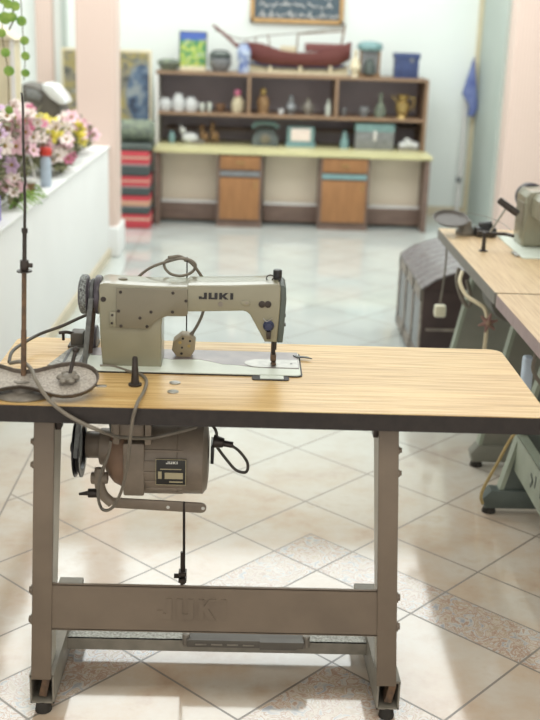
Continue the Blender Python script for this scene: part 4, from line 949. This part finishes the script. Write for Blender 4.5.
# ---- on top of the hutch
HT = ht
def topx(px): return at(px, 68, 8.66).x
x = topx(169); bk = MB(); bk.lathe([(0, 0), (.055, 0), (.088, .05), (.092, .062), (.080, .075), (.04, .085), (0, .087)], (x, 8.66, HT), seg=24)
tag(bk.build('basket', 'green_glass'), 'low round greenish basket at the left end of the hutch top', 'basket')
x = topx(192)
pc_ = thing('framed_picture', 'small colourful landscape picture in a pale frame on the hutch top', 'picture', (x, 8.76, HT))
R1 = Matrix.Rotation(-.12, 3, 'X')
MB().box((x-.108, 8.755, HT+.002), (x+.108, 8.772, HT+.292), .003, rot=R1, piv=(x, 8.76, HT)).build('frame', 'stand_dark', pc_)
MB().box((x-.098, 8.751, HT+.012), (x+.098, 8.756, HT+.282), rot=R1, piv=(x, 8.76, HT)).build('picture', 'landscape', pc_)
x = topx(193); MB_ = MB(); MB_.box((x-.095, 8.56, HT), (x+.10, 8.68, HT+.035), .01)
tag(MB_.build('flat_box', 'cream'), 'low cream box lying in front of the small landscape picture', 'box')
x = topx(220)
cr_ = thing('ornament', 'grey faceted ornament with dark rim between the picture and the blue vase', 'ornament', (x, 8.66, HT))
MB().lathe([(0, 0), (.05, 0), (.085, .05), (.088, .09), (.06, .115), (0, .12)], (x, 8.66, HT), seg=10).build('body', 'grey_obj', cr_)
MB().lathe([(.05, 0), (.085, .01), (.085, .025), (.05, .035)], (x, 8.66, HT+.105), seg=24).build('rim', 'stand_dark', cr_)
MB().tube([(x-.08, 8.66, HT+.1), (x-.05, 8.66, HT+.15), (x+.05, 8.66, HT+.15), (x+.08, 8.66, HT+.1)], .008, 8).build('handle', 'stand_dark', cr_)
x = topx(243.5); vb = MB().lathe([(0, 0), (.040, 0), (.045, .03), (.036, .06), (.048, .10), (.055, .15), (.045, .19), (.030, .205), (.036, .22), (0, .21)], (x, 8.60, HT), seg=24)
tag(vb.build('vase', 'blue_vase'), 'blue and white vase standing before the bow of the model ship', 'vase')
# model dhow
sy = 8.74
sh = thing('model_ship', 'long red-brown model sailing dhow on a cream stand on the hutch top', 'model ship', (topx(300), sy, HT))
def S(px, py, y=sy): return at(px, py, y)
hull = [(228, 44), (243, 54), (252, 64.5), (300, 66.5), (342, 67.5), (350, 58), (352.5, 46), (344, 46), (336, 52), (300, 54.5), (275, 51), (258, 43), (246, 41.5), (246, 46)]
hl = MB()
# lofted hull: stations along x with keel, bilge and sheer
sta = [(236, 44, 46), (246, 41.5, 58), (262, 43.5, 64.5), (280, 50, 66), (300, 53, 66.5), (320, 52.5, 67), (338, 47.5, 67), (351, 42, 60)]
wid = [.006, .035, .065, .085, .09, .088, .075, .055]
rings = []
for (px_, t_, b_), w in zip(sta, wid):
    pt, pb_ = S(px_, t_), S(px_, b_)
    prof = [(-w, pt.z), (-w*.92, pt.z+(pb_.z-pt.z)*.5), (-w*.5, pt.z+(pb_.z-pt.z)*.88), (0, pb_.z), (w*.5, pt.z+(pb_.z-pt.z)*.88), (w*.92, pt.z+(pb_.z-pt.z)*.5), (w, pt.z), (w*.8, pt.z-.012), (0, pt.z-.016), (-w*.8, pt.z-.012)]
    rings.append([hl.bm.verts.new((pt.x, sy+a, z)) for a, z in prof])
fs = []
for a, b_ in zip(rings, rings[1:]):
    for k in range(10): fs.append(hl.bm.faces.new((a[k], a[(k+1) % 10], b_[(k+1) % 10], b_[k])))
fs += [hl.bm.faces.new(rings[0]), hl.bm.faces.new(rings[-1])]
bmesh.ops.recalc_face_normals(hl.bm, faces=fs)
hl.build('hull', 'ship_red', sh, 50)
k_ = MB(); k_.tube([S(249, 62.5), S(270, 65.8), S(300, 67.2), S(330, 67.6), S(345, 66.5)], .010, 8); k_.build('keel', 'ship_blue', sh)
MB().tube([S(213, 25), S(224, 34), S(238, 47)], .010, 8, 4, taper=.014).build('bowsprit', 'ship_red', sh)
rg = MB(); rg.tube([S(215, 30), S(240, 39), S(262, 36), S(300, 33), S(345, 27.5)], .0045, 6, 3); rg.build('rigging', 'castgrey', sh)
for pth, rr_ in (([S(298, 34), S(315, 33), S(344, 31)], .006), ([S(298, 34), S(297, 44), S(296, 54)], .006), ([S(345, 24), S(343, 36), S(340, 50)], .008), ([S(268, 34), S(270, 50)], .005), ([S(256, 37), S(255, 45)], .005)):
    MB().tube(pth, rr_, 6, 3).build('mast', 'wood_brown', sh)
MB().box((S(305, 50).x, sy-.05, S(320, 52).z), (S(343, 50).x, sy+.05, S(320, 43.5).z), .004).build('stern_cabin', 'ship_red', sh)
MB().box((S(280, 50).x, sy-.03, S(285, 52).z), (S(296, 50).x, sy+.03, S(285, 46).z), .003).build('deck_box', 'cream', sh)
sd_ = MB(); sd_.box((S(250, 74).x, sy-.07, HT), (S(348, 74).x, sy+.07, HT+.018), .003)
for px_ in (270, 300, 330): sd_.box((S(px_, 70).x-.012, sy-.05, HT+.018), (S(px_, 70).x+.012, sy+.05, S(px_, 66).z), .002)
sd_.box((S(250, 72).x, sy+.02, HT+.018), (S(348, 72).x, sy+.03, HT+.075)); sd_.build('stand', 'cream', sh)
# right group
x = topx(369)
ck = thing('lantern', 'teal-capped glass lantern at the stern of the model ship', 'lantern', (x, 8.66, HT))
MB().box((x-.085, 8.62, HT), (x+.085, 8.72, HT+.022), .004).box((x-.08, 8.62, HT+.02), (x-.065, 8.63, HT+.20)).box((x+.065, 8.62, HT+.02), (x+.08, 8.63, HT+.20)).build('frame', 'basket', ck)
MB().box((x-.066, 8.632, HT+.02), (x+.066, 8.71, HT+.20), .002).build('pane', 'grey_obj', ck)
MB().lathe([(0, 0), (.045, 0), (.04, .06), (.025, .11), (0, .12)], (x, 8.622, HT+.022), seg=14).build('inner_figure', 'stand_dark', ck)
MB().lathe([(0, 0), (.085, 0), (.10, .02), (.095, .05), (.06, .065), (0, .07)], (x-.0, 8.66, HT+.195), seg=20).build('cap', 'glass_teal', ck)
x = topx(354); MB2 = MB().lathe([(0, 0), (.03, 0), (.024, .02), (.045, .07), (.03, .12), (.012, .15), (.016, .19), (0, .20)], (x, 8.57, HT), seg=18)
tag(MB2.build('urn', 'cream'), 'slim cream and gold urn left of the teal-capped lantern', 'urn')
x = topx(406); bx2 = thing('gift_box', 'navy blue box at the right end of the hutch top', 'box', (x, 8.66, HT))
MB().box((x-.090, 8.60, HT), (x+.090, 8.74, HT+.155), .006).build('body', 'navy', bx2); MB().box((x-.098, 8.592, HT+.145), (x+.098, 8.748, HT+.185), .006).build('lid', 'navy', bx2); MB().box((x+.02, 8.588, HT+.12), (x+.045, 8.594, HT+.15)).build('seal', 'grey_obj', bx2)

# calligraphy panel
a, b_ = at(250, 24, 9.0), at(343.5, 22, 9.0)
ca_ = thing('calligraphy_panel', 'wide gilt-framed slate panel of pale script hanging on the back wall', 'picture', ((a.x+b_.x)/2, 9.03, a.z))
z0, z1 = (a.z+b_.z)/2-.004, (a.z+b_.z)/2+.36
fr2 = MB(); w = .032
fr2.box((a.x, 9.015, z0), (b_.x, 9.048, z0+w), .004).box((a.x, 9.015, z1-w), (b_.x, 9.048, z1), .004).box((a.x, 9.015, z0), (a.x+w, 9.048, z1), .004).box((b_.x-w, 9.015, z0), (b_.x, 9.048, z1), .004)
fr2.build('frame', 'gold', ca_)
MB().box((a.x+w*.8, 9.03, z0+w*.8), (b_.x-w*.8, 9.044, z1-w*.8)).build('board', 'script_bg', ca_)
sc2 = MB()
for k in range(4):
    z = z0+.062+.075*k; xx = a.x+.07
    while xx < b_.x-.10:
        L_ = random.uniform(.04, .10); pts = [(xx+L_*t_, 9.026, z+random.uniform(-.018, .018)) for t_ in (0, .3, .6, 1)]
        sc2.tube(pts, .0045, 6, 4)
        if random.random() < .5: sc2.tube([(xx+L_*.5, 9.026, z-.005), (xx+L_*.45, 9.026, z+.035)], .004, 6, 1)
        xx += L_+.015
sc2.build('script', 'white_board', ca_)

# mosaic picture standing behind the left pillar
ax_, bx_ = at(62, 100, 8.62).x, at(151.5, 100, 8.62).x
mz_ = thing('mosaic_panel', 'large ornate yellow and grey panel with a blue arch behind the left pillar', 'picture', (-.92, 8.6, 0))
zt = at(110, 49, 8.62).z
MB().box((ax_, 8.62, 0), (bx_, 8.65, zt), .004).build('frame', 'cream', mz_)
o = MB().box((ax_+.02, 8.612, .02), (bx_-.02, 8.622, zt-.02)).build('mosaic', 'mosaic', mz_)
# cushions
cu_px = [(152.5, 176, 'cush_a'), (176, 194.5, 'cush_a'), (194.5, 213, 'cush_b'), (213, 230, 'cush_c')]
zs = [at(140, v_, 8.05).z for v_ in (151.5, 176, 195.5, 214)]+[0]
labs = ['topmost red and black striped floor cushion in the stack beside the counter', 'second striped cushion from the top of the stack beside the counter', 'third striped cushion down, with an orange band, in the stack', 'lowest red cushion on the floor at the bottom of the stack']
for k in range(4):
    zt_, zb_ = zs[k], zs[k+1]; j = random.uniform(-.006, .006)
    o = MB().box((-.945+j, 8.02, zb_+.001), (-.712+j, 8.42, zt_-.001), .02, 3).build('floor_cushion', cu_px[k][2]); tag(o, labs[k], 'cushion', 'striped floor cushions in the stack')
bo = MB(); bo.lathe([(0, -.14), (.055, -.14), (.078, -.11), (.082, 0), (.078, .11), (.055, .14), (0, .14)], (-.83, 8.20, zs[0]+.135), (1, 0, 0), 24)
tag(bo.build('bolster', 'green_glass'), 'rolled grey-green bolster on top of the dark mat on the cushion stack', 'bolster')
dm = MB().box((-.96, 8.04, zs[0]), (-.70, 8.40, zs[0]+.052), .02, 3); tag(dm.build('folded_mat', 'stand_dark'), 'dark folded mat between the bolster and the striped cushions', 'mat')

# pole with cloth
pl_ = thing('wrapped_pole', 'white pole with a blue cloth leaning on the right end of the back wall', 'pole', atz(456, 217, 0))
MB().tube([at(456, 217, 8.9), at(459, 185, 8.93), at(463, 140, 8.96), at(466, 90, 8.99)], .016, 10, 4, taper=.012).build('pole', 'white_board', pl_)
MB().cyl(at(458.3, 182, 8.93), at(458.8, 177, 8.93), .024, 12, .003).build('pole_collar', 'grey_obj', pl_)
q = [at(x, y, 8.90) for x, y in [(475, 57), (478, 108), (474, 117), (468, 116), (470, 106), (463, 94), (468, 78)]]
MB().prism(q, (0, .06, 0), .012, 2).build('cloth', 'cloth_blue', pl_)

# ================================================================== PLANTER LEDGE
PZ = .715
def flower_mesh(mb, p, r, n=6, tilt=None):
    q_ = (tilt or Vector((random.uniform(-.5, .9), random.uniform(-1.2, -.3), random.uniform(.0, 1)))).normalized().to_track_quat('Z', 'Y').to_matrix()
    for k in range(n):
        a = 2*PI*k/n; c_ = Vector((math.cos(a), math.sin(a), .25))
        m_ = Matrix.Translation(p + q_ @ (c_*r*.55)) @ q_.to_4x4() @ Matrix.Rotation(a, 4, 'Z') @ Matrix.Rotation(-.35, 4, 'Y') @ Matrix.Diagonal((r*.52, r*.36, r*.10, 1))
        qq = bmesh.ops.create_uvsphere(mb.bm, u_segments=8, v_segments=5, radius=1, matrix=m_)
    return q_
bloom_mesh = {}
def bloom(parent, p, r, m_):
    key = (m_, random.randrange(5))
    if key not in bloom_mesh:
        mb = MB(); q_ = flower_mesh(mb, Vector((0, 0, 0)), 1.0); mb.mi = 1; mb.ball(q_ @ Vector((0, 0, .12)), .2, seg=8)
        bloom_mesh[key] = mb.build('bloom', [m_, 'yellow_core'], parent); o = bloom_mesh[key]
        for v in o.data.vertices: v.co += world_loc(parent)
    else:
        o = bloom_mesh[key].copy(); COL.objects.link(o); o.parent = parent
    o.location = p - parent.location; o.scale = (r, r, r); o.rotation_euler = (0, 0, random.uniform(-.5, .5))
def bunch(x, y, w, d, h, cols, label, nb, r=.030, vase=None):
    t = thing('flower_bunch', label, 'artificial flowers', (x, y, PZ), 'artificial flower bunches on the partition ledge')
    lf = MB()
    for k in range(int(nb*3)):
        a = random.uniform(0, 2*PI); rr_ = random.random()**.5
        e = Vector((x+w*rr_*math.cos(a), y+d*rr_*math.sin(a), PZ+h*random.uniform(.25, .95)))
        lf.tube([(x+random.uniform(-.01, .01), y+random.uniform(-.01, .01), PZ+.005), ((x+e.x)/2, (y+e.y)/2, PZ+(e.z-PZ)*.65), e], .0025, 5, 3)
        dd_ = Vector((random.uniform(-1, 1), random.uniform(-1, .2), random.uniform(-.3, .7))).normalized()
        q_ = dd_.to_track_quat('Z', 'Y').to_matrix(); c0 = e+dd_*.015
        ring = [lf.bm.verts.new(c0 + q_ @ Vector(v_)) for v_ in ((0, 0, -.032), (.012, 0, -.012), (.012, 0, .012), (0, 0, .032), (-.012, 0, .012), (-.012, 0, -.012))]
        t1, t2 = lf.bm.verts.new(c0 + q_ @ Vector((0, .004, 0))), lf.bm.verts.new(c0 + q_ @ Vector((0, -.004, 0)))
        for i_ in range(6): lf.bm.faces.new((ring[i_], ring[(i_+1) % 6], t1)); lf.bm.faces.new((ring[(i_+1) % 6], ring[i_], t2))
    lf.build('foliage', 'leaf_dark', t)
    for k in range(nb):
        a = 2.399*k; rr_ = ((k+.5)/nb)**.5
        zz_ = h*(.45+.55*math.sqrt(max(0, 1-rr_**2)))*random.uniform(.78, 1.05)
        p_ = Vector((x+w*rr_*math.cos(a), y+d*rr_*math.sin(a), PZ+zz_))
        bloom(t, p_, r*random.uniform(.8, 1.25), random.choice(cols))
    return t
bunch(-1.09, 3.92, .14, .22, .46, ['mauve', 'mauve', 'pale', 'pink', 'mauve'], 'tall mauve and pale flower bunch nearest on the partition ledge, cut by the frame edge', 40, .036)
bunch(-1.08, 4.38, .14, .24, .43, ['pale', 'pale', 'mauve', 'pale', 'mauve'], 'cream-white flower bunch behind the purple box on the ledge', 44, .034)
bunch(-1.08, 4.82, .14, .24, .41, ['pink', 'deep_pink', 'pale', 'pale', 'mauve'], 'pink flower bunch behind the tiny wicker basket on the ledge', 44, .034)
bunch(-1.09, 5.27, .13, .24, .36, ['pale', 'pink', 'deep_pink', 'pale'], 'pink and cream flower bunch just behind the red-capped bottle', 44, .036)
bunch(-1.06, 5.72, .14, .26, .27, ['pale', 'pale', 'pink', 'yellow'], 'pale flower bunch in front of the dark appliance with the white tray', 40, .038)
bunch(-1.04, 6.15, .13, .24, .25, ['yellow', 'pale', 'yellow', 'pink'], 'yellow and cream flower bunch towards the pillar', 38, .038)
bunch(-1.02, 6.58, .11, .22, .17, ['pink', 'deep_pink', 'pale', 'pink'], 'low deep pink flower bunch at the pillar end of the ledge', 26, .036)
bunch(-.965, 5.72, .05, .20, .13, ['pink', 'pale', 'deep_pink'], 'small pink and white flower bunch at the ledge front beyond the bottle', 18, .028)
bunch(-.985, 4.62, .04, .09, .13, ['pale', 'pink'], 'small cream flower bunch at the ledge front beside the purple box', 12, .028)
# purple box, leaves, basket, bottle
pp_ = MB().box((-1.075, 4.22, PZ), (-.975, 4.34, PZ+.10), .006); tag(pp_.build('purple_box', 'purple_pot'), 'purple box at the left front of the partition ledge', 'box')
gl = MB()
for k in range(16):
    a = random.uniform(-.4, 1.2); L_ = random.uniform(.05, .13); y_ = random.uniform(4.5, 4.95)
    e0 = pedge(y_)
    gl.tube([(e0-.06, y_, PZ+.004), (e0-.03+random.uniform(-.03, .02), y_-.01, PZ+.03+.03*random.random()), (e0+.002+L_*.25, y_+.05*random.uniform(-1, 1), PZ-.01+.03*random.random())], .006, 6, 4, taper=.002)
tag(gl.build('trailing_leaves', 'leaf'), 'bright green grassy leaves spilling over the partition ledge under the basket', 'leaves')
bs = thing('hanging_basket', 'tiny wicker basket with white handle left of the red-capped bottle', 'basket', (-.985, 4.93, PZ))
MB().lathe([(0, 0), (.028, 0), (.038, .065), (.034, .065), (.026, .01), (0, .01)], (-.985, 4.93, PZ+.01), seg=18).build('body', 'basket', bs)
MB().tube([(-1.02, 4.93, PZ+.07), (-1.008, 4.93, PZ+.15), (-.985, 4.93, PZ+.19), (-.965, 4.93, PZ+.15), (-.950, 4.93, PZ+.07)], .005, 8).build('handle', 'white_board', bs)
MB().lathe([(.033, 0), (.043, .004), (.043, .014), (.033, .018)], (-.985, 4.93, PZ+.065), seg=18).build('rim', 'white_board', bs)
bt = thing('bottle', 'pale blue bottle with a red cap at the front of the partition ledge', 'bottle', (-.963, 5.26, PZ))
MB().lathe([(0, 0), (.024, 0), (.026, .006), (.026, .125), (.018, .15), (.014, .152), (0, .152)], (-.963, 5.26, PZ), seg=20).build('body', 'blue_white', bt)
MB().lathe([(0, 0), (.029, 0), (.030, .03), (.026, .036), (0, .036)], (-.963, 5.26, PZ+.148), seg=20).build('cap', 'red', bt)
# dark appliance
ap = thing('desk_appliance', 'dark angular appliance with a white sloping tray standing among the flowers', 'appliance', (-1.25, 6.2, PZ))
def A_(px, py, y=6.2): return at(px, py, y)
MB().prism([A_(x, y) for x, y in [(22, 84), (34, 86), (44, 92), (58, 105), (63, 116), (62, 128), (40, 132), (26, 128), (22, 100)]], (0, .28, 0), .008, 2).build('body', 'stand_grey', ap)
MB().prism([A_(x, y, 6.18) for x, y in [(42, 84), (52, 86), (62, 97), (65, 104), (60, 105), (50, 98), (43, 90)]], (0, .26, 0), .004, 2).build('tray', 'porcelain', ap)
MB().prism([A_(x, y, 6.19) for x, y in [(25, 88), (36, 90), (42, 96), (40, 101), (27, 97)]], (0, .012, 0), .002).build('panel', 'grey_obj', ap)
az = min(v.co.z for ch_ in ap.children for v in ch_.data.vertices)+PZ
MB().box((-1.38, 6.24, PZ), (-1.20, 6.44, az+.02), .004).build('plinth', 'stand_dark', ap)
# cream wooden lantern behind flowers
ln = thing('birdhouse_lantern', 'cream wooden box lantern with a pitched top at the left edge behind the flowers', 'lantern', (-1.35, 5.7, PZ))
lr = at(19.5, 60, 5.75).x
zt2 = at(15, 40, 5.6).z
MB().box((lr-.30, 5.6, PZ), (lr, 5.78, zt2), .003).build('body', 'cream', ln)
MB().box((lr-.014, 5.590, PZ), (lr+.006, 5.602, zt2)).build('corner_moulding', 'white_board', ln)
MB().prism([(lr+.018, 5.58, zt2), (lr-.14, 5.58, zt2+.10), (lr-.315, 5.58, zt2+.0)], (0, .22, 0), .003).build('roof', 'skirt', ln)
# hanging vine with round leaves
vn = thing('hanging_vine', 'artificial vine with round green leaves hanging at the top left corner', 'vine', at(12, 60, 4.3))
vx = at(13, -12, 4.3)
pts = [Vector((vx.x, 4.3, 2.895)), Vector((vx.x+.01, 4.3, 2.2)), at(13, -12, 4.3), at(12, 5, 4.3), at(14, 18, 4.3), at(9, 30, 4.3)]
pts2 = [vx+Vector((0, 0, .15)), at(20, -6, 4.3), at(22, 20, 4.3), at(23.5, 45, 4.3), at(25, 60, 4.3), at(24, 80, 4.3)]
pts3 = [vx+Vector((0, 0, .12)), at(4, 5, 4.3), at(2, 32, 4.3), at(5, 54, 4.3), at(8, 72, 4.3), at(9, 110, 4.3)]
MB().tube(pts, .003, 6, 4).tube(pts2, .002, 6, 4).tube(pts3, .002, 6, 4).build('stem', 'stem', vn)
lv_ = MB()
for (px_, py_, r_) in ((5, 18, 6.5), (12, 17, 5), (15, 6, 5), (21.5, 21, 5.2), (24.5, 40.5, 4.6), (25.5, 56, 4.6), (25.5, 73, 4.4), (1.5, 33, 4.6), (5.5, 52.5, 4.8), (9, 71, 5.4), (9, 110, 4.6), (8, 4, 5), (3, 0, 4.5)):
    p_ = at(px_, py_, 4.3-.01); rr_ = r_/262*1.0
    dd_ = Vector((random.uniform(-.4, .4), -1, random.uniform(-.3, .3))).to_track_quat('Z', 'Y').to_matrix().to_4x4()
    bmesh.ops.create_uvsphere(lv_.bm, u_segments=14, v_segments=7, radius=1, matrix=Matrix.Translation(p_) @ dd_ @ Matrix.Diagonal((rr_, rr_*.95, .004, 1)))
lv_.build('leaves', 'leaf', vn)

# ================================================================== LIGHT
def area(name, loc, size, energy, col, rot=(0, 0, 0), sy_=None):
    l = bpy.data.lights.new(name, 'AREA'); l.shape = 'RECTANGLE'; l.size = size; l.size_y = sy_ or size; l.energy = energy; l.color = col
    o = bpy.data.objects.new(name, l); COL.objects.link(o); o.location = loc; o.rotation_euler = rot; return o
area('ceiling_panel_light', (.2, 6.6, 2.88), 5.0, 150, (.96, 1, .99), sy_=3.8)
area('unseen_ceiling_light', (-.4, 3.2, 2.88), 1.8, 8, (1, .98, .92), sy_=.6)
area('unseen_ceiling_light', (.3, .9, 2.88), 2.2, 24, (1, .94, .84), sy_=.8)  # added fill near the camera, brightens the front floor
area('side_room_light', (-3.0, 5.5, 2.8), 1.6, 22, (1, .99, .98), sy_=2.5)
wd = bpy.data.worlds.new('world'); wd.use_nodes = True; SC.world = wd
wd.node_tree.nodes['Background'].inputs[0].default_value = (1, .96, .89, 1); wd.node_tree.nodes['Background'].inputs[1].default_value = 1.15
SC.view_settings.view_transform = 'Standard'; SC.view_settings.look = 'None'; SC.view_settings.gamma = 1
SC.view_settings.use_curve_mapping = False; SC.view_settings.exposure = .20
